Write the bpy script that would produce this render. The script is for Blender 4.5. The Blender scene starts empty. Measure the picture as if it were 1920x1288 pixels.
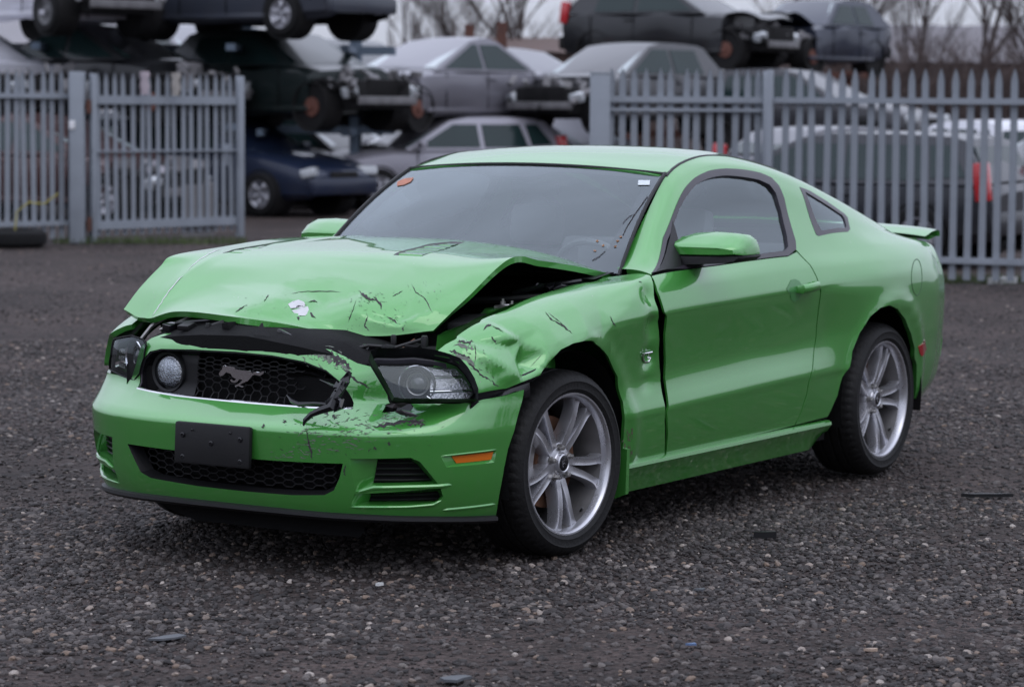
import bpy, bmesh, math, random
import numpy as np
from mathutils import Vector, Matrix, Euler
from mathutils.geometry import delaunay_2d_cdt

sc = bpy.context.scene
COL = sc.collection
rad = math.radians

# ------------------------------------------------------------------ camera, sky, sun, exposure
CAM = np.array([8.51746, 6.00059, 1.64850])
FPX = 5148.15                                  # focal length in pixels of a 1920 px wide frame
def _basis(yaw, pitch, roll):
    cy, sy, cp, sp = math.cos(yaw), math.sin(yaw), math.cos(pitch), math.sin(pitch)
    f = np.array([cy*cp, sy*cp, sp]); r = np.array([sy, -cy, 0]); u = np.cross(r, f)
    c, s = math.cos(roll), math.sin(roll)
    return np.array([c*r+s*u, -s*r+c*u, f])
VM = _basis(3.70370406, -0.08702449, 0.00714804)
cam_d = bpy.data.cameras.new('camera'); cam = bpy.data.objects.new('camera', cam_d); COL.objects.link(cam)
cam_d.sensor_width = 36.0; cam_d.lens = FPX*36/1920; cam_d.clip_start = 0.1; cam_d.clip_end = 2000
cam.matrix_world = Matrix(((VM[0][0], VM[1][0], -VM[2][0], CAM[0]), (VM[0][1], VM[1][1], -VM[2][1], CAM[1]),
                           (VM[0][2], VM[1][2], -VM[2][2], CAM[2]), (0, 0, 0, 1)))
cam_d.dof.use_dof = True; cam_d.dof.focus_distance = 9.7; cam_d.dof.aperture_fstop = 3.9; cam_d.dof.aperture_blades = 9
sc.camera = cam

SUN_EL, SUN_AZ = rad(50), rad(55)              # overcast: a broad, weak sun behind cloud
world = bpy.data.worlds.new('World'); sc.world = world; world.use_nodes = True
wn = world.node_tree.nodes; wl = world.node_tree.links
bg = wn['Background']
sky = wn.new('ShaderNodeTexSky'); sky.sky_type = 'NISHITA'; sky.sun_disc = False
sky.sun_elevation = SUN_EL; sky.sun_rotation = math.pi/2 - SUN_AZ; sky.dust_density = 1.0; sky.air_density = 1.0
# an overcast day: the clear sky greyed by a cloud sheet that is brighter overhead than at the horizon
hs = wn.new('ShaderNodeHueSaturation'); hs.inputs['Saturation'].default_value = 0.35; wl.new(sky.outputs['Color'], hs.inputs['Color'])
tc = wn.new('ShaderNodeTexCoord'); sx = wn.new('ShaderNodeSeparateXYZ'); wl.new(tc.outputs['Generated'], sx.inputs[0])
zc = wn.new('ShaderNodeMath'); zc.operation = 'MAXIMUM'; zc.inputs[1].default_value = 0.0; wl.new(sx.outputs['Z'], zc.inputs[0])
sq = wn.new('ShaderNodeMath'); sq.operation = 'POWER'; sq.inputs[1].default_value = .7; wl.new(zc.outputs[0], sq.inputs[0])
el = wn.new('ShaderNodeMapRange'); el.inputs['From Min'].default_value = 0; el.inputs['From Max'].default_value = 1; el.inputs['To Min'].default_value = 6.2; el.inputs['To Max'].default_value = 23.0
wl.new(sq.outputs[0], el.inputs['Value'])
nz = wn.new('ShaderNodeTexNoise'); nz.inputs['Scale'].default_value = 2.4; nz.inputs['Detail'].default_value = 6; wl.new(tc.outputs['Generated'], nz.inputs['Vector'])
mr = wn.new('ShaderNodeMapRange'); mr.inputs['From Min'].default_value = .3; mr.inputs['From Max'].default_value = .7; mr.inputs['To Min'].default_value = .80; mr.inputs['To Max'].default_value = 1.2
wl.new(nz.outputs['Fac'], mr.inputs['Value'])
mu = wn.new('ShaderNodeMath'); mu.operation = 'MULTIPLY'; wl.new(el.outputs['Result'], mu.inputs[0]); wl.new(mr.outputs['Result'], mu.inputs[1])
cl = wn.new('ShaderNodeVectorMath'); cl.operation = 'SCALE'; cl.inputs[0].default_value = (.87, .93, 1.13); wl.new(mu.outputs[0], cl.inputs['Scale'])
mx = wn.new('ShaderNodeMix'); mx.data_type = 'RGBA'; mx.inputs['Factor'].default_value = .80
wl.new(hs.outputs['Color'], mx.inputs['A']); wl.new(cl.outputs['Vector'], mx.inputs['B']); wl.new(mx.outputs['Result'], bg.inputs['Color'])
bg.inputs['Strength'].default_value = 0.11
sun_d = bpy.data.lights.new('sun', 'SUN'); sun_d.energy = 0.5; sun_d.angle = rad(40); sun_d.color = (1, .97, .93)
sun = bpy.data.objects.new('sun', sun_d); COL.objects.link(sun)
sun.rotation_euler = Vector((-math.cos(SUN_EL)*math.cos(SUN_AZ), -math.cos(SUN_EL)*math.sin(SUN_AZ), -math.sin(SUN_EL))).to_track_quat('-Z', 'Y').to_euler()
sc.view_settings.view_transform = 'Standard'; sc.view_settings.look = 'None'
sc.view_settings.exposure = -0.3; sc.view_settings.gamma = 1.0; sc.view_settings.use_curve_mapping = False
sc.render.engine = 'CYCLES'
sc.cycles.use_denoising = True; sc.cycles.max_bounces = 8; sc.cycles.transparent_max_bounces = 12
try: sc.cycles.denoiser = 'OPENIMAGEDENOISE'
except Exception: pass

# ------------------------------------------------------------------ materials
def nodes_of(name):
    m = bpy.data.materials.new(name); m.use_nodes = True
    return m, m.node_tree.nodes, m.node_tree.links, m.node_tree.nodes['Principled BSDF']
def mat(name, col, rough=.5, metal=0., coat=0., coatr=.05, spec=.5, var=.12, vscale=6., bump=0., bscale=60., rvar=.1, trans=0., emis=None, stretch=None):
    m, n, l, p = nodes_of(name)
    p.inputs['Roughness'].default_value = rough; p.inputs['Metallic'].default_value = metal
    p.inputs['Coat Weight'].default_value = coat; p.inputs['Coat Roughness'].default_value = coatr
    p.inputs['Specular IOR Level'].default_value = spec; p.inputs['Transmission Weight'].default_value = trans
    t = n.new('ShaderNodeTexCoord'); nz = n.new('ShaderNodeTexNoise'); nz.inputs['Scale'].default_value = vscale; nz.inputs['Detail'].default_value = 6
    if stretch:
        mp = n.new('ShaderNodeMapping'); mp.inputs['Scale'].default_value = stretch; l.new(t.outputs['Object'], mp.inputs['Vector']); l.new(mp.outputs['Vector'], nz.inputs['Vector'])
    else: l.new(t.outputs['Object'], nz.inputs['Vector'])
    mx = n.new('ShaderNodeMix'); mx.data_type = 'RGBA'
    c = np.array(col[:3])
    mx.inputs['A'].default_value = (*np.clip(c*(1-var), 0, 1), 1); mx.inputs['B'].default_value = (*np.clip(c*(1+var), 0, 1), 1)
    l.new(nz.outputs['Fac'], mx.inputs['Factor']); l.new(mx.outputs['Result'], p.inputs['Base Color'])
    if rvar:
        r = n.new('ShaderNodeMapRange'); r.inputs['From Min'].default_value = .3; r.inputs['From Max'].default_value = .7
        r.inputs['To Min'].default_value = max(0, rough*(1-rvar)); r.inputs['To Max'].default_value = min(1, rough*(1+rvar))
        l.new(nz.outputs['Fac'], r.inputs['Value']); l.new(r.outputs['Result'], p.inputs['Roughness'])
    if bump:
        n2 = n.new('ShaderNodeTexNoise'); n2.inputs['Scale'].default_value = bscale; n2.inputs['Detail'].default_value = 4; l.new(t.outputs['Object'], n2.inputs['Vector'])
        b = n.new('ShaderNodeBump'); b.inputs['Strength'].default_value = bump; b.inputs['Distance'].default_value = .01
        l.new(n2.outputs['Fac'], b.inputs['Height']); l.new(b.outputs['Normal'], p.inputs['Normal'])
    if emis: p.inputs['Emission Color'].default_value = (*emis, 1); p.inputs['Emission Strength'].default_value = 1
    return m

def paint_mat(name, col, dirt=(.10, .085, .07), dirt_amt=.35, zdirt=.45, metal=.25, coat=1.0, cior=1.9):
    """car paint: metallic base, clear coat, road dust that thickens towards the sills"""
    m, n, l, p = nodes_of(name)
    t = n.new('ShaderNodeTexCoord'); geo = n.new('ShaderNodeNewGeometry')
    nz = n.new('ShaderNodeTexNoise'); nz.inputs['Scale'].default_value = 3.5; nz.inputs['Detail'].default_value = 8; nz.inputs['Roughness'].default_value = .65
    l.new(t.outputs['Object'], nz.inputs['Vector'])
    sep = n.new('ShaderNodeSeparateXYZ'); l.new(t.outputs['Object'], sep.inputs[0])
    zr = n.new('ShaderNodeMapRange'); zr.inputs['From Min'].default_value = .15; zr.inputs['From Max'].default_value = zdirt+.2
    zr.inputs['To Min'].default_value = 1.0; zr.inputs['To Max'].default_value = 0.12; l.new(sep.outputs['Z'], zr.inputs['Value'])
    nr = n.new('ShaderNodeMapRange'); nr.inputs['From Min'].default_value = .35; nr.inputs['From Max'].default_value = .75; l.new(nz.outputs['Fac'], nr.inputs['Value'])
    mu = n.new('ShaderNodeMath'); mu.operation = 'MULTIPLY'; l.new(zr.outputs['Result'], mu.inputs[0]); l.new(nr.outputs['Result'], mu.inputs[1])
    mu2 = n.new('ShaderNodeMath'); mu2.operation = 'MULTIPLY'; mu2.inputs[1].default_value = dirt_amt; l.new(mu.outputs[0], mu2.inputs[0])
    # specks of mud
    vo = n.new('ShaderNodeTexVoronoi'); vo.inputs['Scale'].default_value = 38; l.new(t.outputs['Object'], vo.inputs['Vector'])
    vr = n.new('ShaderNodeMapRange'); vr.inputs['From Min'].default_value = .05; vr.inputs['From Max'].default_value = .11; vr.inputs['To Min'].default_value = .8; vr.inputs['To Max'].default_value = 0
    l.new(vo.outputs['Distance'], vr.inputs['Value'])
    n3 = n.new('ShaderNodeTexNoise'); n3.inputs['Scale'].default_value = 9; l.new(t.outputs['Object'], n3.inputs['Vector'])
    v3 = n.new('ShaderNodeMapRange'); v3.inputs['From Min'].default_value = .56; v3.inputs['From Max'].default_value = .66; l.new(n3.outputs['Fac'], v3.inputs['Value'])
    m3 = n.new('ShaderNodeMath'); m3.operation = 'MULTIPLY'; l.new(vr.outputs['Result'], m3.inputs[0]); l.new(v3.outputs['Result'], m3.inputs[1])
    ad = n.new('ShaderNodeMath'); ad.operation = 'MAXIMUM'; l.new(mu2.outputs[0], ad.inputs[0]); l.new(m3.outputs[0], ad.inputs[1])
    mx = n.new('ShaderNodeMix'); mx.data_type = 'RGBA'; mx.inputs['A'].default_value = (*col, 1); mx.inputs['B'].default_value = (*dirt, 1)
    l.new(ad.outputs[0], mx.inputs['Factor']); l.new(mx.outputs['Result'], p.inputs['Base Color'])
    p.inputs['Metallic'].default_value = metal; p.inputs['Roughness'].default_value = .42
    p.inputs['Coat Weight'].default_value = coat; p.inputs['Coat IOR'].default_value = cior
    cr = n.new('ShaderNodeMapRange'); cr.inputs['To Min'].default_value = .035; cr.inputs['To Max'].default_value = .5; l.new(ad.outputs[0], cr.inputs['Value']); l.new(cr.outputs['Result'], p.inputs['Coat Roughness'])
    # the gentle waviness of pressed sheet metal
    wv = n.new('ShaderNodeTexNoise'); wv.inputs['Scale'].default_value = 2.3; wv.inputs['Detail'].default_value = 1; l.new(t.outputs['Object'], wv.inputs['Vector'])
    bp = n.new('ShaderNodeBump'); bp.inputs['Strength'].default_value = .12; bp.inputs['Distance'].default_value = .03
    l.new(wv.outputs['Fac'], bp.inputs['Height']); l.new(bp.outputs['Normal'], p.inputs['Coat Normal']); l.new(bp.outputs['Normal'], p.inputs['Normal'])
    return m

def glass_mat(name, tint=(.75, .82, .80), rough=.0, alpha=.5, ior=1.78):
    """thin pane: mirror coat over a see-through tint"""
    m = bpy.data.materials.new(name); m.use_nodes = True; n = m.node_tree.nodes; l = m.node_tree.links
    out = n['Material Output']; n.remove(n['Principled BSDF'])
    tr = n.new('ShaderNodeBsdfTransparent'); tr.inputs['Color'].default_value = (*tint, 1)
    gl = n.new('ShaderNodeBsdfGlossy'); gl.inputs['Roughness'].default_value = rough; gl.inputs['Color'].default_value = (.86, .96, 1, 1)
    df = n.new('ShaderNodeBsdfDiffuse'); df.inputs['Color'].default_value = (.32, .33, .34, 1)
    t = n.new('ShaderNodeTexCoord'); nz = n.new('ShaderNodeTexNoise'); nz.inputs['Scale'].default_value = 7; nz.inputs['Detail'].default_value = 8
    l.new(t.outputs['Object'], nz.inputs['Vector'])
    dr = n.new('ShaderNodeMapRange'); dr.inputs['From Min'].default_value = .3; dr.inputs['From Max'].default_value = .8
    dr.inputs['To Min'].default_value = .04; dr.inputs['To Max'].default_value = alpha; l.new(nz.outputs['Fac'], dr.inputs['Value'])
    m1 = n.new('ShaderNodeMixShader'); l.new(dr.outputs['Result'], m1.inputs[0]); l.new(tr.outputs[0], m1.inputs[1]); l.new(df.outputs[0], m1.inputs[2])
    fr = n.new('ShaderNodeFresnel'); fr.inputs['IOR'].default_value = ior
    fm = n.new('ShaderNodeMapRange'); fm.inputs['To Min'].default_value = 0.03; fm.inputs['To Max'].default_value = 1.0; l.new(fr.outputs[0], fm.inputs['Value'])
    m2 = n.new('ShaderNodeMixShader'); l.new(fm.outputs['Result'], m2.inputs[0]); l.new(m1.outputs[0], m2.inputs[1]); l.new(gl.outputs[0], m2.inputs[2])
    l.new(m2.outputs[0], out.inputs['Surface'])
    return m

# ------------------------------------------------------------------ linking and tagging
def tag(o, label=None, cat=None, group=None, kind=None):
    if label: o['label'] = label
    if cat: o['category'] = cat
    if group: o['group'] = group
    if kind: o['kind'] = kind
    return o
def empty(name, loc=(0, 0, 0), rot=(0, 0, 0), label=None, cat=None, group=None):
    o = bpy.data.objects.new(name, None); COL.objects.link(o); o.location = loc; o.rotation_euler = rot; o.empty_display_size = .2
    return tag(o, label, cat, group)
def link(name, me, m=None, parent=None, label=None, kind=None):
    o = bpy.data.objects.new(name, me); COL.objects.link(o)
    if m is not None:
        if isinstance(m, (list, tuple)):
            for q in m: me.materials.append(q)
        elif not me.materials: me.materials.append(m)
    if parent: o.parent = parent
    if label: o['label'] = label
    if kind: o['kind'] = kind
    return o
def copy_tree(o, parent=None):
    c = o.copy(); COL.objects.link(c)
    if parent: c.parent = parent
    for ch in list(o.children): copy_tree(ch, c)
    return c
def mesh(name, V, Fc, smooth=True, fm=None):
    me = bpy.data.meshes.new(name); me.from_pydata([tuple(map(float, v)) for v in V], [], [tuple(map(int, f)) for f in Fc]); me.update()
    if smooth: me.polygons.foreach_set('use_smooth', [True]*len(me.polygons))
    if fm is not None: me.polygons.foreach_set('material_index', fm)
    return me

class MB:
    """collects boxes, tubes, lathes and sheets into one mesh"""
    def __init__(s): s.V = []; s.F = []; s.M = []; s.mi = 0
    def add(s, V, Fc):
        o = len(s.V); s.V += [tuple(map(float, v)) for v in V]; s.F += [tuple(int(i)+o for i in f) for f in Fc]; s.M += [s.mi]*len(Fc); return s
    def box(s, c, d, rot=None, bev=0.):
        hx, hy, hz = d[0]/2, d[1]/2, d[2]/2
        if bev <= 0:
            V = [(x, y, z) for x in (-hx, hx) for y in (-hy, hy) for z in (-hz, hz)]
            Fc = [(0, 1, 3, 2), (4, 6, 7, 5), (0, 4, 5, 1), (2, 3, 7, 6), (0, 2, 6, 4), (1, 5, 7, 3)]
        else:
            b = min(bev, hx*.9, hy*.9, hz*.9); V = []; Fc = []
            bm = bmesh.new(); bmesh.ops.create_cube(bm, size=1)
            for v in bm.verts: v.co = (v.co.x*2*hx, v.co.y*2*hy, v.co.z*2*hz)
            bmesh.ops.bevel(bm, geom=bm.edges[:], offset=b, segments=2, profile=.6, affect='EDGES')
            bm.verts.index_update(); V = [tuple(v.co) for v in bm.verts]; Fc = [[v.index for v in f.verts] for f in bm.faces]; bm.free()
        if rot is not None:
            R = Euler(rot).to_matrix(); V = [R @ Vector(v) for v in V]
        return s.add([(v[0]+c[0], v[1]+c[1], v[2]+c[2]) for v in V], Fc)
    def tube(s, P, r, n=8, cap=True):
        P = [Vector(p) for p in P]; rr = r if hasattr(r, '__len__') else [r]*len(P); V = []; Fc = []
        up = None
        for i, p in enumerate(P):
            d = (P[min(i+1, len(P)-1)]-P[max(i-1, 0)]).normalized()
            if up is None: up = Vector((0, 0, 1)) if abs(d.z) < .9 else Vector((1, 0, 0))
            a = d.cross(up).normalized(); b = a.cross(d).normalized(); up = b
            for k in range(n):
                t = 2*math.pi*k/n; V.append(p+(a*math.cos(t)+b*math.sin(t))*rr[i])
        for i in range(len(P)-1):
            for k in range(n):
                k2 = (k+1) % n; Fc.append((i*n+k, i*n+k2, (i+1)*n+k2, (i+1)*n+k))
        if cap: Fc.append(tuple(range(n-1, -1, -1))); Fc.append(tuple((len(P)-1)*n+k for k in range(n)))
        return s.add(V, Fc)
    def lathe(s, prof, n=32, axis='y', c=(0, 0, 0), a0=0., a1=2*math.pi):
        """prof: (radius, along) pairs"""
        full = abs(a1-a0-2*math.pi) < 1e-6; m = n if full else n+1; V = []; Fc = []
        for k in range(m):
            t = a0+(a1-a0)*k/n; ct, st = math.cos(t), math.sin(t)
            for r, h in prof:
                q = {'y': (r*ct, h, r*st), 'x': (h, r*ct, r*st), 'z': (r*ct, r*st, h)}[axis]
                V.append((q[0]+c[0], q[1]+c[1], q[2]+c[2]))
        L = len(prof)
        for k in range(n):
            k2 = (k+1) % m
            for j in range(L-1): Fc.append((k*L+j, k*L+j+1, k2*L+j+1, k2*L+j))
        return s.add(V, Fc)
    def grid(s, G, flip=False):
        G = np.asarray(G); a, b = G.shape[:2]; Fc = []
        for i in range(a-1):
            for j in range(b-1):
                q = (i*b+j, (i+1)*b+j, (i+1)*b+j+1, i*b+j+1); Fc.append(q[::-1] if flip else q)
        return s.add(G.reshape(-1, 3), Fc)
    def prism(s, poly, ext):
        """poly: 3-D points of a planar outline, ext: the vector it is extruded by"""
        n = len(poly); e = np.asarray(ext, float); P = np.asarray(poly, float); V = list(P)+list(P+e)
        Fc = [tuple(range(n-1, -1, -1)), tuple(range(n, 2*n))]+[(i, (i+1) % n, n+(i+1) % n, n+i) for i in range(n)]
        return s.add(V, Fc)
    def build(s, name, m=None, parent=None, smooth=True, label=None, kind=None, auto=None):
        me = mesh(name, s.V, s.F, smooth, s.M)
        bm = bmesh.new(); bm.from_mesh(me); bmesh.ops.recalc_face_normals(bm, faces=bm.faces)
        if smooth:
            lim = math.cos(rad(auto if auto else 38))
            for e in bm.edges:
                if len(e.link_faces) == 2 and e.link_faces[0].normal.dot(e.link_faces[1].normal) < lim: e.smooth = False
        bm.to_mesh(me); bm.free()
        return link(name, me, m, parent, label, kind)

# ------------------------------------------------------------------ smooth surfaces
def pchip_slopes(x, y):
    """x (K,), y (...,K): monotone cubic slopes along the last axis"""
    h = np.diff(x); d = np.diff(y, axis=-1)/h; s = np.zeros_like(y)
    w1 = 2*h[1:]+h[:-1]; w2 = h[1:]+2*h[:-1]; a, b = d[..., :-1], d[..., 1:]
    with np.errstate(all='ignore'):
        hm = (w1+w2)/(w1/a+w2/b)
    s[..., 1:-1] = np.where(a*b > 0, np.nan_to_num(hm), 0)
    s[..., 0] = d[..., 0]; s[..., -1] = d[..., -1]
    return s
def catmull_slopes(x, y):
    h = np.diff(x); d = np.diff(y, axis=-1)/h; s = np.zeros_like(y)
    s[..., 1:-1] = (d[..., :-1]*h[1:]+d[..., 1:]*h[:-1])/(h[1:]+h[:-1]); s[..., 0] = d[..., 0]; s[..., -1] = d[..., -1]
    return s
def hermite(x, y, s, q):
    """y,s (...,K) with q broadcastable to y[...,0]"""
    i = np.clip(np.searchsorted(x, q, side='right')-1, 0, len(x)-2)
    h = x[i+1]-x[i]; u = (q-x[i])/h
    if y.ndim == 1: y0, y1, s0, s1 = y[i], y[i+1], s[i], s[i+1]
    else:
        r = np.arange(len(q)); y0, y1, s0, s1 = y[r, i], y[r, i+1], s[r, i], s[r, i+1]
    return (2*u**3-3*u*u+1)*y0+(u**3-2*u*u+u)*h*s0+(-2*u**3+3*u*u)*y1+(u**3-u*u)*h*s1
class Loft:
    """stations a (N,), nodes t (K,), points P (N,K,3)"""
    def __init__(s, a, t, P, along='catmull', across='pchip'):
        s.a = np.asarray(a, float); s.t = np.asarray(t, float); s.P = np.asarray(P, float)
        fa = catmull_slopes if along == 'catmull' else pchip_slopes
        s.ft = pchip_slopes if across == 'pchip' else catmull_slopes
        s.S = np.moveaxis(fa(s.a, np.moveaxis(s.P, 0, -1)), -1, 0)
    def __call__(s, A, T):
        A = np.asarray(A, float).ravel(); T = np.asarray(T, float).ravel(); out = np.zeros((len(A), 3))
        i = np.clip(np.searchsorted(s.a, A, side='right')-1, 0, len(s.a)-2)
        h = (s.a[i+1]-s.a[i]); u = np.clip((A-s.a[i])/h, -.5, 1.5)[:, None, None]; h = h[:, None, None]
        N = (2*u**3-3*u*u+1)*s.P[i]+(u**3-2*u*u+u)*h*s.S[i]+(-2*u**3+3*u*u)*s.P[i+1]+(u**3-u*u)*h*s.S[i+1]
        for c in range(3):
            y = N[:, :, c]; out[:, c] = hermite(s.t, y, s.ft(s.t, y), T)
        return out

def view_dir(px, py): return np.array([(px-960)/FPX, (644-py)/FPX, 1.0]) @ VM
def on_plane(px, py, ax, val):
    d = view_dir(px, py); return CAM+d*((val-CAM[ax])/d[ax])
def to_px(P):
    q = (np.atleast_2d(P)-CAM) @ VM.T; return np.stack([960+FPX*q[:, 0]/q[:, 2], 644-FPX*q[:, 1]/q[:, 2]], 1)
def floor_at(px, dist):
    """ground point seen in column px at a forward distance"""
    f = VM[2].copy(); f[2] = 0; f /= np.linalg.norm(f); r = np.array([-f[1]*-1, f[0]*-1, 0]); r = np.array([f[1], -f[0], 0])
    return np.array([CAM[0], CAM[1], 0])+f*dist+r*((px-960)/FPX*dist)

_fpc = {}
def find_params(S, pts, ra, rt, n=(110, 110), face=1, wa=1):
    """where on surface S the sight lines of the survey points pts meet it"""
    e = 1e-4; key = (id(S), tuple(ra), tuple(rt))
    if key not in _fpc:
        a = np.linspace(ra[0], ra[1], n[0]); t = np.linspace(rt[0], rt[1], n[1]); A, T = [g.ravel() for g in np.meshgrid(a, t, indexing='ij')]
        P = S(A, T); N = np.cross(S(A+e, T)-P, S(A, T+e)-P)*face
        _fpc[key] = (S, A, T, to_px(P), (N*(P-CAM)).sum(1) < 0)
    _, A, T, px, vis = _fpc[key]
    pts = np.asarray(pts, float); d = ((px[None]-pts[:, None])**2).sum(2)+np.where(vis, 0, 400.)[None]
    k = d.argmin(1); q = np.stack([A[k], T[k]], 1); best = q.copy(); bd = np.full(len(q), 1e18)
    for _ in range(14):
        p0 = to_px(S(q[:, 0], q[:, 1])); r = pts-p0; m = (r*r).sum(1); g = m < bd; best[g] = q[g]; bd = np.minimum(bd, m)
        Ja = (to_px(S(q[:, 0]+e, q[:, 1]))-p0)/e; Jt = (to_px(S(q[:, 0], q[:, 1]+e))-p0)/e
        J = np.stack([Ja, Jt], 2); H = np.einsum('nij,nik->njk', J, J); H = H+1e-5*np.trace(H, axis1=1, axis2=2)[:, None, None]*np.eye(2)
        st = np.linalg.solve(H, np.einsum('nij,ni->nj', J, r)[..., None])[..., 0]
        lim = np.array([(ra[1]-ra[0]), (rt[1]-rt[0])])*.03; q = q+np.clip(st, -abs(lim), abs(lim))
        q[:, 0] = np.clip(q[:, 0], min(ra), max(ra)); q[:, 1] = np.clip(q[:, 1], min(rt), max(rt))
    return best

def inside(poly, Q):
    poly = np.asarray(poly); x, y = Q[:, 0], Q[:, 1]; r = np.zeros(len(Q), bool); j = len(poly)-1
    for i in range(len(poly)):
        xi, yi = poly[i]; xj, yj = poly[j]
        c = ((yi > y) != (yj > y)) & (x < (xj-xi)*(y-yi)/((yj-yi) if yj != yi else 1e-12)+xi); r ^= c; j = i
    return r
def densify(poly, h, closed=True):
    poly = np.asarray(poly, float); out = []; n = len(poly)
    for i in range(n if closed else n-1):
        p, q = poly[i], poly[(i+1) % n]; k = max(1, int(math.ceil(np.hypot(*(q-p))/h)))
        for j in range(k): out.append(p+(q-p)*j/k)
    if not closed: out.append(poly[-1])
    return np.array(out)
def smooth_poly(poly, keep=(), it=2):
    """round a traced outline, keeping the listed corners sharp"""
    P = [np.asarray(p, float) for p in poly]; K = set(keep)
    for _ in range(it):
        Q = []; K2 = set(); n = len(P)
        for i in range(n):
            p, q = P[i], P[(i+1) % n]; a_, b_ = i in K, (i+1) % n in K
            if a_: K2.add(len(Q)); Q.append(p)
            else: Q.append(p*.75+q*.25)
            if not b_: Q.append(p*.25+q*.75)
        P, K = Q, K2
    return np.array(P)

def panel(name, S, outline, m, parent, holes=(), res=.03, scale=(1, .1), thick=.012, face=1, label=None, flip_y=False, back=False, extra=None):
    """a sheet of surface S cut to an outline in its own parameters, with folded edges"""
    sc_ = np.array(scale); rings = [densify(np.asarray(o, float)*sc_, res) for o in [outline, *holes]]
    pts = []; edges = []
    for r in rings:
        o = len(pts); pts += [tuple(p) for p in r]; edges += [(o+i, o+(i+1) % len(r)) for i in range(len(r))]
    nb = len(pts); lo, hi = rings[0].min(0), rings[0].max(0)
    gx, gy = np.meshgrid(np.arange(lo[0], hi[0], res), np.arange(lo[1], hi[1], res), indexing='ij'); G = np.stack([gx.ravel(), gy.ravel()], 1)
    if extra is not None: G = np.vstack([G, np.asarray(extra, float)*sc_])
    ok = inside(rings[0], G)
    for r in rings[1:]: ok &= ~inside(r, G)
    G = G[ok]; B = np.vstack(rings)
    if len(G):
        g = res*.5; cells = set()
        for o in ((0, 0), (g*.9, 0), (-g*.9, 0), (0, g*.9), (0, -g*.9)): cells.update(map(tuple, np.floor((B+o)/g).astype(int)))
        G = G[[tuple(c) not in cells for c in np.floor(G/g).astype(int)]]
    vin = [Vector(p) for p in pts]+[Vector(p) for p in G]
    ov, oe, of, v_or, e_or, f_or = delaunay_2d_cdt(vin, edges, [], 0, 1e-7)
    Q = np.array([tuple(v) for v in ov]); tri = np.array([f for f in of if len(f) == 3])
    c = Q[tri].mean(1); ok = inside(rings[0], c)
    for r in rings[1:]: ok &= ~inside(r, c)
    tri = tri[ok]; q = Q/sc_; P = S(q[:, 0], q[:, 1]); e = 2e-3
    N = np.cross(S(q[:, 0]+e, q[:, 1])-S(q[:, 0]-e, q[:, 1]), S(q[:, 0], q[:, 1]+e/sc_[1])-S(q[:, 0], q[:, 1]-e/sc_[1]))*face
    N /= np.linalg.norm(N, axis=1)[:, None]+1e-12
    fn = np.cross(P[tri[:, 1]]-P[tri[:, 0]], P[tri[:, 2]]-P[tri[:, 0]]); bad = (fn*N[tri].mean(1)).sum(1) < 0; tri[bad] = tri[bad][:, ::-1]
    V = list(P); NN = list(N); Fc = [tuple(t) for t in tri]
    if thick:
        cnt = {}
        for t in Fc:
            for i in range(3): cnt[(t[i], t[(i+1) % 3])] = 1
        be = [k for k in cnt if (k[1], k[0]) not in cnt]; top = {}; low = {}
        cen = P.mean(0)
        for a_, b_ in be:
            tg = P[b_]-P[a_]; L = np.linalg.norm(tg)
            if L < 1e-9: continue
            n_ = (N[a_]+N[b_])/2; out_n = np.cross(tg/L, n_)
            for w in (a_, b_):
                if w not in top:
                    top[w] = len(V); V.append(P[w]); NN.append(out_n); low[w] = len(V); V.append(P[w]-N[w]*thick); NN.append(out_n)
                else: NN[top[w]] = NN[top[w]]+out_n; NN[low[w]] = NN[low[w]]+out_n
            Fc.append((b_ if False else top[b_], top[a_], low[a_], low[b_]))
    V = np.array(V); NN = np.array(NN); NN /= np.linalg.norm(NN, axis=1)[:, None]+1e-12
    if flip_y: V = V*[1, -1, 1]; NN = NN*[1, -1, 1]; Fc = [f[::-1] for f in Fc]
    me = mesh(name, V, Fc); me.normals_split_custom_set_from_vertices([tuple(n) for n in NN])
    return link(name, me, m, parent, label)

def blob(P, c, r):
    d = ((P-np.asarray(c))**2).sum(1)/r**2; return np.exp(-d)
# ================================================================== the green coupe: its materials
GREEN = (.054, .300, .043)
M_paint = paint_mat('green_paint', GREEN, metal=.45, dirt_amt=.2)
M_black = mat('black_plastic', (.010, .010, .011), .45, spec=.3, var=.25, bump=.15, bscale=300)
M_matte = mat('matte_black', (.006, .006, .0065), .8, spec=.15, var=.3, bump=.2, bscale=180)
M_gloss = mat('gloss_black', (.008, .008, .01), .18, var=.2)
M_rubber = mat('tyre_rubber', (.0085, .0083, .0086), .65, spec=.28, var=.4, vscale=9, bump=.25, bscale=90)
M_alloy = mat('alloy', (.50, .50, .53), .30, metal=.8, var=.12, vscale=14, rvar=.25)
M_chrome = mat('chrome', (.75, .75, .77), .12, metal=1., var=.05)
M_disc = mat('rusty_disc', (.15, .075, .045), .6, metal=.5, var=.5, vscale=20)
M_steel = mat('bare_steel', (.35, .34, .33), .38, metal=.9, var=.25)
M_amber = mat('amber_lens', (.62, .15, .01), .2, coat=.8, var=.12, bump=.15, bscale=200)
M_red = mat('red_lens', (.30, .012, .012), .2, coat=.8, var=.15)
M_glass = glass_mat('window_glass', (.88, .95, .95), .0, .05)
M_wind = glass_mat('windscreen_glass', (.90, .97, .97), .0, .07)
M_lens = glass_mat('lamp_lens', (.86, .88, .90), .0, .02, 1.3)
M_seat = mat('seat_leather', (.17, .17, .18), .55, var=.2)
M_trim = mat('window_trim', (.028, .024, .032), .35, var=.2)
M_scuff = mat('scuff_dark', (.035, .03, .033), .8, var=.5, vscale=40)
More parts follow.
